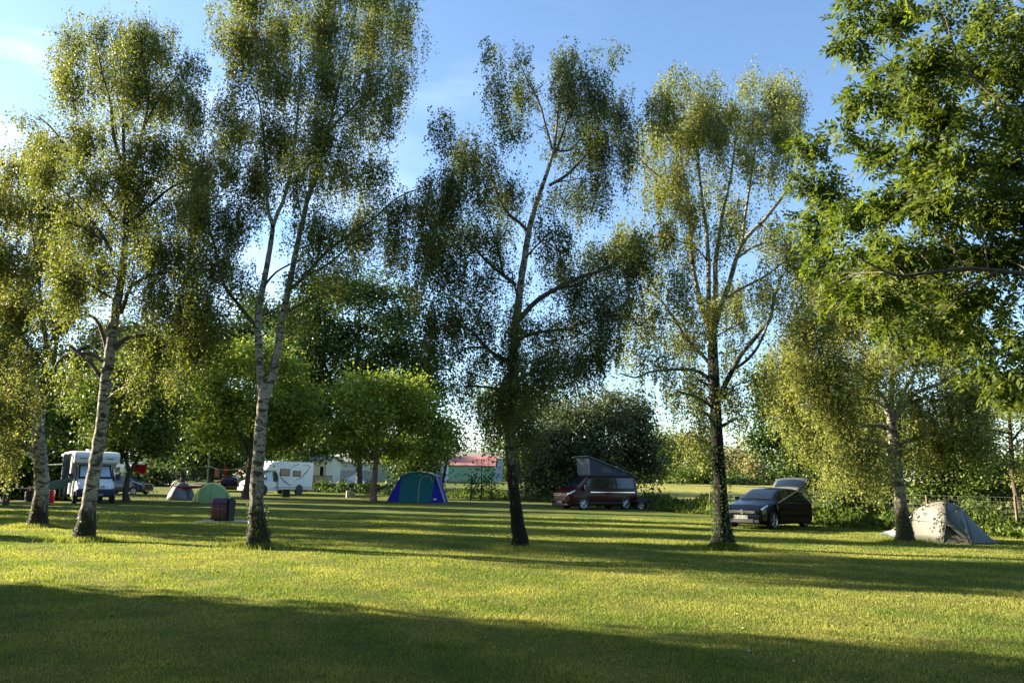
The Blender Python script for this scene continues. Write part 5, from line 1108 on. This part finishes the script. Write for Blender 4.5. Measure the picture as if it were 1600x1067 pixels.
MB().tube([(tx(653), -.035, .02), (tx(653.5), -.035, tz(765)), (tx(655), -.035, tz(752)), (tx(659), -.035, tz(745.5)), (tx(665), -.035, tz(743.5)), (tx(671), -.035, tz(746)), (tx(673.5), -.035, tz(754))], .018, 5).build('door_zip', M['cord'], c)
MB().box((tx(678.5), -.05, tz(779.5)), (.24, .012, .09)).build('label_patch', M['whitew'], c)
for s, xa in ((-1, 604), (1, 693)):
    MB().tube([(tx(626 if s < 0 else 679), -.1, tz(745)), (tx(xa)+s*1.1, -.9, 0)], .012, 4).build('guy_line', M['cord'], c)
    MB().tube([(tx(626 if s < 0 else 679), 3, tz(745)), (tx(xa)+s*1.6, 3.4, 0)], .012, 4).build('guy_line', M['cord'], c)
# tunnel tent on the right, sunlit and shaded sides in two colours
Yt = G(1475, 849).y; kt = Yt/F_PX
def T(px, py, dy=0):
    q = P(px, py, Yt+dy); return q
base = Vector((G(1475, 849).x, Yt, 0)); c = empty('tunnel_tent', base, 0, 'sand and olive tunnel tent behind the broad birch', 'tent'); rel = lambda q: q-base
front = [T(1473,849,0), T(1474,825,.0), T(1475.5,800,.05), T(1478,783,.35)]
back_top = T(1476, 783.5, .9)
def skin(name, pts_rows, mat, solid=.006): return MB().grid([[rel(q) for q in r] for r in pts_rows]).build(name, mat, c, smooth=50, solid=solid)
def lerp(a, b, t): return a+(b-a)*t
def curve(a, b, bulge, n=8): return [lerp(a, b, i/n)+Vector(bulge)*math.sin(math.pi*i/n) for i in range(n+1)]
g = lambda px, py: G(px, py)
A0 = g(1473, 848); A1 = T(1478, 783, .5); LB = g(1417, 842); LB2 = Vector((LB.x+1.0, LB.y+1.5, 0)); LT = T(1427, 799, 1.3)
A2 = Vector((A0.x+1.3, A0.y+2.3, 0))
# sunlit left body: hoop at the ridge swept back to the rear hoop
rows = []
for i in range(11):
    f = i/10
    o_ = lerp(Vector((A0.x, A0.y, 0)), LB, f); t_ = lerp(A1, LT, f)+Vector((0, 0, .10*math.sin(math.pi*f))); e_ = lerp(A2, LB2, f)
    row = []
    for k in range(15):
        u = k/14
        if u <= .5: v = u*2; q = o_*(1-v)+t_*v + (Vector((0, -.12, .10)))*math.sin(math.pi*v)
        else: v = (u-.5)*2; q = t_*(1-v)+e_*v + (Vector((0, .12, .10)))*math.sin(math.pi*v)
        row.append(q)
    rows.append(row)
skin('flysheet', rows, M['olive'])
RB = g(1518, 850.5); RT = T(1500, 792, .9); R2 = g(1568, 849.5)
rows = []
for i in range(9):
    f = i/8; t_ = lerp(A1, RT, f)
    o_ = lerp(Vector((A0.x+.01, A0.y-.01, 0)), RB, f)
    rows.append([o_*(1-v)+t_*v + Vector((0, -.05, .10))*math.sin(math.pi*v)*(1-f*.4) for v in [k/8 for k in range(9)]])
skin('front_flap', rows, M['olive'])
tri = []
for i in range(9):
    f = i/8; t_ = lerp(A1, RT, f)
    tri.append([lerp(Vector((A0.x+.02, A0.y-.03, .62)), RB+Vector((-.02, -.03, .03)), f)*(1-v)+(t_+Vector((0, -.02, .01)))*v + Vector((0, -.065, .10))*math.sin(math.pi*v)*(1-f*.4) for v in [k/6 for k in range(7)]])
skin('flap_shade', tri, M['olived'])  # shaded part of the flap, put in as a second cloth colour
rows = []
for i in range(9):
    f = i/8; rows.append([RB*(1-f)+R2*f if k == 0 else (lerp(RB, R2, f)*(1-k/8)+lerp(RT, R2+Vector((0, .4, 0.02)), f)*(k/8)+Vector((0, -.02, .06))*math.sin(math.pi*k/8)*(1-f)) for k in range(9)])
skin('porch', rows, M['olived'])
bk = []
for i in range(9):
    f = i/8; top = lerp(RT, R2+Vector((0, .4, .02)), f); bk.append([top*(1-v)+lerp(A2, R2+Vector((-.2, 1.6, 0)), f)*v+Vector((0, 0, .15))*math.sin(math.pi*v)*(1-f) for v in [k/6 for k in range(7)]])
skin('rear_porch', bk, M['olived'])
tb = []
for i in range(5):
    f = i/4; tp = lerp(A1, RT, f); tb.append([tp*(1-v)+A2*v+Vector((0, 0, .25))*math.sin(math.pi*v) for v in [k/6 for k in range(7)]])
skin('rear_panel', tb, M['olived'])
MB().tube([rel(q) for q in (RB+Vector((0, -.03, .02)), T(1508,826,-.05), T(1499,808,-.05), T(1494,799,.1), T(1497,794,.4), T(1504,793,.7))], .016, 5).build('door_zip', M['skirt'], c)
MB().tube([rel(q) for q in [A0+Vector((0, -.02, 0))]+curve(A0, A1, (0, -.13, .11), 8)[1:]], .014, 5).build('pole', M['olive'], c)
MB().tube([rel(q+Vector((0, 0, .03))) for q in (A1, T(1484,782.5,.8), T(1492,786,.8), T(1500,791,.9))], .03, 5).build('ridge_trim', M['skirt'], c)
rr2 = []
for i in range(9):
    a = math.pi*i/8; rr2.append([rel(T(1434+11*-math.cos(a), 836-46*math.sin(a)**.7, 1.6+d)) for d in (0, .7)])
MB().grid(rr2).build('rear_hood', M['olive'], c, smooth=60, solid=.006)
MB().tube([rel(T(1434+11.4*-math.cos(math.pi*i/10), 836-46.8*math.sin(math.pi*i/10)**.7, 1.55)) for i in range(11)], .018, 5).build('pole', M['skirt'], c)
bt = []
q0, q1 = G(1392, 838), G(1416, 841)
for i in range(7):
    f = i/6; bt.append([rel(lerp(q0, q1, f)+Vector((0, .8*v, (.20*math.sin(math.pi*(.12+.6*f)))*(1-(2*v-1)**2)+.01))) for v in [k/6 for k in range(7)]])
MB().grid(bt).build('vestibule_flap', M['greyt'], c, smooth=60, solid=.006)
MB().tube([rel(T(1424,806,.9)), rel(G(1388, 832))], .008, 4).build('guy_line', M['cord'], c)
MB().tube([rel(A0+Vector((.05, -.01, .03))), rel(RB+Vector((-.02, -.01, .03)))], .022, 4).build('groundsheet_edge', M['skirt'], c)
MB().tube([rel(RB+Vector((.02, -.01, .03))), rel(R2+Vector((0, -.01, .02)))], .022, 4).build('groundsheet_edge', M['skirt'], c)
# service box draped with a striped blanket
p = G(349, 815); c = empty('utility_box', (p.x, p.y, 0), math.radians(-18), 'dark utility box under the striped blanket on a concrete slab', 'utility box')
MB().box((.02, 0, .38), (.62, .34, .76)).build('cabinet', M['greenb'], c, bevel=.02); MB().box((.02, 0, .79), (.46, .12, .05)).build('lid', M['black'], c, bevel=.01)
t = NT('striped_blanket'); co = t.coords(); sx = t.n('ShaderNodeSeparateXYZ'); t.l(co, sx.inputs[0])
nzb = t.noise(co, 3, 3); ad = t.n('ShaderNodeMath', operation='MULTIPLY_ADD'); t.l(nzb, ad.inputs[0]); ad.inputs[1].default_value = .06; t.l(sx.outputs[2], ad.inputs[2])
cc = t.ramp(ad.outputs[0], [(.05, (.05, .035, .015)), (.30, (.10, .045, .015)), (.40, (.13, .03, .015)), (.42, (.10, .03, .06)), (.5, (.20, .07, .10)), (.55, (.05, .02, .06)), (.60, (.17, .06, .11)), (.66, (.03, .014, .05)), (.74, (.13, .06, .13)), (.80, (.06, .03, .08))])
bl = t.ramp(t.noise(t.coords((9, 9, .5)), 1, 3), [(.45, 0), (.6, .45)])
BLK = t.done(t.pbr(t.mix(bl, cc, (.03, .02, .05)), .95, nor=t.bump(t.noise(co, 60, 4), .5, .01)))
rows = []
prof = [(-.24, .06), (-.25, .25), (-.235, .45), (-.22, .65), (-.19, .78), (-.08, .815), (.08, .815), (.185, .78), (.2, .6), (.21, .4)]
for i in range(15):
    x = -.36+.64*i/14; rows.append([(x+.03*math.sin(z*7)+(-.05*(1-z) if i == 0 else 0), y+.018*math.sin(i*1.4+z*4)*(1.0-z*.4), z+.01*math.sin(i*.9)) for y, z in prof])
o = MB().grid(rows).build('blanket', BLK, None, smooth=70, solid=.012); o.location = (p.x, p.y, 0); o.rotation_euler = (0, 0, math.radians(-18)); tag(o, 'purple, pink and brown striped blanket draped over the utility box', 'blanket')
s = MB().box((0, 0, .01), (1.9, 1.1, .05)).build('concrete_slab', M['concrete'], None, bevel=.01); s.location = (p.x+.1, p.y+.1, 0); tag(s, 'flat concrete slab under the blanket-draped box', 'slab')
# stone marker, green bin box
p = G(544, 777.5); c = empty('hookup_post', (p.x, p.y, 0), .35, 'squat sandstone hookup post left of the orange-lit maple', 'post')
MB().box((0, 0, .27), (.34, .34, .56)).build('block', M['stone'], c, bevel=.03); MB().box((.36, .05, .22), (.34, .3, .46)).build('side_box', M['concrete'], c, bevel=.02)
x_ = XY(449, 60); c = empty('utility_box', (x_, 60, 0), .1, 'small dark green box on the grass in front of the white motorhome', 'utility box')
MB().box((0, 0, .3), (.55, .35, .62)).build('cabinet', M['greenb'], c, bevel=.02); MB().box((0, -.18, .33), (.4, .02, .4)).build('door', M['darkmetal'], c, bevel=.01); MB().box((0, 0, .64), (.6, .4, .05)).build('lid', M['concrete'], c)
# branches and boards leaning on the maple trunk
p = G(573, 780); c = empty('plank_bundle', (p.x, p.y+.1, 0), 0, 'pale boards leaning against the orange-lit maple trunk', 'boards')
for i in range(6): MB().tube([(-.35+.13*i-.1, -.1+.03*i, 0), (.25+.05*i, .1, .82+.05*math.sin(i*3))], [.035, .03], 4).build('board', M['wood'], c)
p2 = G(592, 779)
c2 = MB().tube([(0, 0, .45), (1.3, .4, 1.0), (1.6, .5, 1.2)], .014, 5).build('cord_line', M['cord'], None); c2.location = (p2.x, p2.y, 0); tag(c2, 'pale cord tied to the orange-lit maple trunk', 'cord')
# lamp post
Y = 58; x_ = XY(324.5, Y); c = empty('lamp_post', (x_, Y, terr(0, Y)), 0, 'slim pale lamp post with white globe between the cars and tents', 'street lamp'); top = P(324, 690, Y).z-terr(0, Y)
MB().cyl((0, 0, 0), (0, 0, top-.15), .055, 10, .045).build('pole', M['steel'], c); m = MB(); rows = []
for i in range(9):
    a = math.pi*i/8; rows.append([(math.sin(a)*.2*math.cos(b_*math.pi/6), math.sin(a)*.2*math.sin(b_*math.pi/6), top+math.cos(a)*.2) for b_ in range(12)])
m.loft(rows).build('globe', M['globe'], c, smooth=60)
# washing line and towel, hammock and straps
def line(name, label, a, b, sag, r, mat, cat, n=14):
    a, b = Vector(a), Vector(b); o0 = (a+b)/2; o = MB().tube([a+(b-a)*i/n-o0-Vector((0, 0, sag*4*(i/n)*(1-i/n))) for i in range(n+1)], r, 5).build(name, mat, None); o.location = o0; return tag(o, label, cat)
A_ = P(203, 742, 46); Bm = P(388, 728, 53.5); Hm0 = P(262, 757, 48.2); Hm1 = P(366, 742, 52.0)
line('hammock_strap', 'pink strap running from the red towel down to the hammock', P(212, 736, 46.6), Hm0, .02, .022, M['rope'], 'strap')
line('hammock_strap', 'orange strap from the hammock up to the bright maple trunk', Hm1, Bm, .02, .03, M['strap'], 'strap')
c = empty('hammock', Hm0, 0, 'dark red hammock sagging behind the lime green tent', 'hammock'); D_ = Hm1-Hm0; rows = []
for i in range(17):
    f = i/16; z = -.75*4*f*(1-f)*.55-.12*math.sin(f*math.pi); w_ = .04+.55*math.sin(math.pi*f)
    q = D_*f+Vector((0, 0, z)); rows.append([q+Vector((0, w_*(k/4-1)*.5*1.0, .16*(abs(k/4-1))*w_*1.4*1.0)) for k in range(9)])
MB().grid(rows).build('sheet', M['darkred'], c, smooth=60, solid=.01)
tw = P(220, 724, 46.9); c = MB(); rows = []
for i in range(9):
    f = i/8; rows.append([( -.38+.76*f+.01*k, .03*math.sin(f*9+k), (-.07*math.sin(math.pi*f)-.11*k+(.03*(k)*(abs(f-.5)-.25)))) for k in range(6)])
o = c.grid(rows).build('towel', M['redf'], None, smooth=60, solid=.01); o.location = tw; o.rotation_euler = (0, .06, 0); tag(o, 'bright red towel pegged on the line beside the forked maple', 'towel')
line('washing_line', 'thin pale line carrying the red towel between the maple and lamp post', P(200, 722, 46.9), P(324, 728, 57.8), .25, .012, M['cord'], 'washing line')
line('bunting_line', 'pale line between lamp post and bright maple', P(325, 727, 57.9), P(385, 728, 53.7), .3, .016, M['cord'], 'washing line')
for k, (px, py, dx_, lab) in enumerate([(340, 738, .18, 'pale pink shirt hanging left on the line by the dark car'), (353, 734, .12, 'red trousers hanging on the line by the dark car')]):
    q = P(px, py-6, 56.5); rows = [[(-dx_+2*dx_*i/5, .02*math.sin(i*2+j), -.13*j-.02*math.sin(i*1.7)) for j in range(6)] for i in range(6)]
    o = MB().grid(rows).build('hanging_cloth', M['redf'] if k else simple('pink_cloth', (.5, .2, .18), .9), None, smooth=60, solid=.01); o.location = q; tag(o, lab, 'clothes')
# folding chairs
def fchair(px, py, rz, label, back=True, s=1.0):
    p = G(px, py); c = empty('folding_chair', (p.x, p.y, 0), rz, label, 'chair', 'folding camping furniture'); c.scale = (s,)*3
    for y in (-.25, .25):
        MB().tube([(-.24, y, 0), (.22, y, .46)], .014, 5).build('leg', M['darkmetal'], c); MB().tube([(.24, y, 0), (-.26, y, .46), (-.36, y, .88)] if back else [(.24, y, 0), (-.24, y, .46)], .014, 5).build('leg', M['darkmetal'], c)
    MB().box((0, 0, .46), (.46, .52, .03)).build('seat', M['wood'] if back else M['darkmetal'], c, bevel=.01)
    if back: MB().box((-.34, 0, .80), (.04, .50, .17), ry=-.22).build('backrest', M['wood'], c, bevel=.01)
    return c
fchair(212, 780, math.radians(80), 'low folding stool with crossed legs beside the forked maple', False)
fchair(236, 780, math.radians(75), 'wooden folding chair with slatted back left of the small grey tent', True, 1.15)
fchair(4, 783, math.radians(20), 'dark folding chair at the left end of the camping table', True); fchair(-14, 781, math.radians(200), 'dark folding chair cut by the left edge', True)
p = G(33, 784); c = empty('camping_table', (p.x, p.y, 0), .1, 'long folding camping table at the left edge', 'table')
MB().box((0, 0, .74), (2.0, .75, .035)).build('tabletop', M['steel'], c, bevel=.01)
for x_ in (-.85, .85):
    for y_ in (-.32, .32): MB().tube([(x_, y_, 0), (x_*.9, y_, .73)], .016, 5).build('leg', M['steel'], c)
def put(name, cat, label, dx, r, h_, mat, prof=None):
    m = MB(); pr_ = prof or [(1, 0), (1, .8), (.6, .9), (.6, 1)]; rows = [[(r*q*math.cos(2*math.pi*k/12), r*q*math.sin(2*math.pi*k/12), z*h_) for k in range(12)] for q, z in pr_]
    o = m.loft(rows).build(name, mat, None, smooth=40); o.location = (p.x+dx, p.y, .76); return tag(o, label, cat)
put('bottle', 'bottle', 'pale bottle standing on the camping table', -.35, .05, .34, M['cord'], [(1, 0), (1, .6), (.4, .75), (.4, 1)]); put('cup', 'cup', 'yellow cup on the camping table', -.05, .05, .11, simple('yellow_plastic', (.6, .5, .08), .5), [(.8, 0), (1, 1)])
put('cup', 'cup', 'orange cup on the camping table', .35, .055, .12, M['strap'], [(.8, 0), (1, 1)]); put('bowl', 'bowl', 'white bowl on the camping table', .58, .11, .09, M['whitew'], [(.5, 0), (1, 1)])
o = MB(); rows = [[(.26*q*math.cos(2*math.pi*k/16), .2*q*math.sin(2*math.pi*k/16), z) for k in range(16)] for q, z in ((.6, 0), (1, .2), (1, .5), (.8, .62))]; o = o.loft(rows).build('cool_bag', M['black'], None, smooth=50); o.location = (p.x+.25, p.y+.3, 0); tag(o, 'round black bag standing under the camping table', 'bag')
p = G(79, 785); c = empty('gas_bottle', (p.x, p.y, 0), 0, 'tall red gas bottle beside the alcove motorhome door', 'gas bottle')
rows = [[(.17*q*math.cos(2*math.pi*k/14), .17*q*math.sin(2*math.pi*k/14), z) for k in range(14)] for q, z in ((.9, 0), (1, .05), (1, .55), (.8, .66), (.3, .7))]; MB().loft(rows).build('cylinder_body', M['redplastic'], c, smooth=50); MB().cyl((0, 0, .7), (0, 0, .78), .05, 8).build('valve', M['steel'], c)
# tow trailer behind the van
p = G(1008, 797); c = empty('bicycle_trailer', (p.x, p.y+.6, 0), math.radians(-20), 'low dark frame lying behind the campervan', 'trailer')
MB().tube([(-.6, 0, .5), (.2, 0, .42), (.9, .1, .15)], .03, 6).tube([(-.6, .5, .5), (.3, .5, .42), (.9, .2, .15)], .03, 6).tube([(-.6, 0, .5), (-.6, .5, .5)], .03, 6).tube([(.2, 0, .42), (.2, .5, .42)], .03, 6).build('frame', M['darkmetal'], c)
MB().prism([(-.55, .45), (.25, .4), (.3, .6), (-.3, .68)], .02, .48).build('cover', M['skirt'], c, bevel=.04)
wheel(c, -.1, -.08, .24, .06, -1); wheel(c, -.1, .58, .24, .06, 1)
# ================================================================ fences
def fence(label, pts, h, mat, post_every=2.6, mesh_h=None, r=.05, wires=3, vert=None, skip=None):
    c = empty('wire_fence', (pts[0][0], pts[0][1], 0), 0, label, 'fence'); o0 = Vector(c.location); wm = MB(); 
    for (x0, y0), (x1, y1) in zip(pts[:-1], pts[1:]):
        a = Vector((x0, y0, terr(x0, y0))); b = Vector((x1, y1, terr(x1, y1))); n = max(1, int((b-a).length/post_every))
        for i in range(n+1 if (x1, y1) == pts[-1] else n):
            q = a+(b-a)*i/n-o0; MB().tube([q-Vector((0, 0, .1)), q+Vector((random.gauss(0, .02), 0, h*random.uniform(.95, 1.05)))], [r, r*.9], 6).build('post', mat, c)
        for k in range(wires): wm.tube([a-o0+Vector((0, 0, h*(.25+.7*k/(wires-1)))), b-o0+Vector((0, 0, h*(.25+.7*k/(wires-1))))], .004, 3)
        if vert:
            m_ = int((b-a).length/vert)
            for i in range(m_): q = a+(b-a)*i/m_-o0; wm.tube([q+Vector((0, 0, h*.2)), q+Vector((0, 0, h*.95))], .0025, 3)
    wm.build('wire', M['wirem'], c); return c
F1 = G(1000, 797); F2 = G(1110, 803); F3 = (12.6, 33.0); F4 = (15.2, 27.5); F5 = G(1592, 838)
fence('wire fence with dark posts between lawn and crop field, right of the campervan', [(1.0, 62), (6.6, 53), (9.0, 45), (F2.x, F2.y), F3], 1.15, M['wood'], 3.0)
fence('tall wire mesh fence beside the tunnel tent, one pale post at its right end', [F3, F4, (F5.x, F5.y), (20.5, 20)], 1.35, M['wood'], 3.2, wires=7, vert=.14)
fence('post and wire fence behind the blue frame tent', [(-9, 68), (1.0, 62)], 1.1, M['wood'], 3.2)
# ================================================================ weeds, verge plants
def weeds(name, label, path, w, h, n, leaf, lsz, cat='weeds', blades=True):
    P_ = []; seg = [(Vector(a), Vector(b)) for a, b in zip(path[:-1], path[1:])]; L_ = [(b-a).length for a, b in seg]; tot = sum(L_)
    for (a, b), l_ in zip(seg, L_):
        k = int(n*l_/tot); t_ = RNG.random(k); d = (b-a).normalized(); s = Vector((-d.y, d.x)); off = RNG.normal(size=k)*w*.4
        x = a.x+(b.x-a.x)*t_+s.x*off; y = a.y+(b.y-a.y)*t_+s.y*off
        mod = .55+.45*np.sin(x*1.7+y*.9)*np.sin(x*.6-y*1.3+1)+.25*RNG.random(k)
        z = RNG.random(k)**.8*h*np.clip(mod, .25, 1.2)*np.exp(-(off/(w*.8))**2)
        P_.append(np.stack([x, y, z+np.array([terr(0, v) for v in y])], 1))
    C = np.concatenate(P_); n_ = len(C); D = unit(n_)*.7+np.array([0, 0, .7]); D /= np.linalg.norm(D, axis=1, keepdims=True); N = unit(n_); sz = lsz*RNG.uniform(.6, 1.5, n_)
    V, F = leaf_quads(C, D, N, sz*1.5, sz*.6); return tag(mesh_np(name, V, F, LEAF[leaf]), label, cat, kind='stuff')
weeds('verge_weeds', 'tall green weeds along the fence by the crop field', [(1.5, 61.5), (6.8, 53), (9.3, 45), (F2.x+.3, F2.y+.3), (F3[0], F3[1]+.3)], 1.3, .85, 26000, 'mid', .14)
weeds('verge_weeds', 'dark undergrowth below the trees on the right', [(F3[0]-.6, F3[1]+.6), (F4[0], F4[1]+.6), (F5.x+.4, F5.y+.6), (21.5, 20.5)], 1.8, 1.0, 26000, 'mid', .11)
weeds('verge_weeds', 'rough weeds behind the blue tent in front of the barns', [(-11, 70), (-5, 66.5), (1.2, 62.5)], 2.2, .6, 14000, 'mid', .17)
weeds('verge_weeds', 'nettles around the thick black trunk', [(-26, 78), (-18, 75), (-10, 72)], 2.0, 1.0, 9000, 'dark', .17)
weeds('ground_plants', 'leafy weeds around the foot of the ivy-dark birch', [(G(1112, 857).x, G(1112, 857).y), (G(1150, 860).x, G(1150, 860).y)], .35, .34, 700, 'mid', .055)
weeds('ground_plants', 'tufts around the foot of the second birch', [(G(118, 845).x, G(118, 845).y), (G(142, 846).x, G(142, 846).y)], .16, .10, 160, 'mid', .03)
weeds('ground_plants', 'tufts around the foot of the tall double birch', [(G(385, 856).x, G(385, 856).y), (G(422, 858).x, G(422, 858).y)], .16, .10, 200, 'mid', .03)
for i, (px, py, hh, lab) in enumerate([(752, 765, 3.4, 'young sapling behind the fence, left of the middle birch'), (768, 770, 2.2, 'small dark sapling close to the middle birch trunk'), (736, 768, 1.8, 'bushy sapling right of the blue tent')]):
    Y = 60; x_ = XY(px, Y); sc = F_PX/Y
    make_tree('sapling', lab, (x_, Y, terr(0, Y)), Y, [[(px, 775, 1.2), (px, 765, 1), (px+1, 775-hh*sc*.9, .5)]], [(px, 770-hh*sc*.25, 9, 10), (px+2, 770-hh*sc*.6, 7, 12, .7)], 'clump', LEAF['dark'], 3.6, .6, .3, BARKD, BARKD, sub=2, cat='sapling', group='saplings by the far fence')
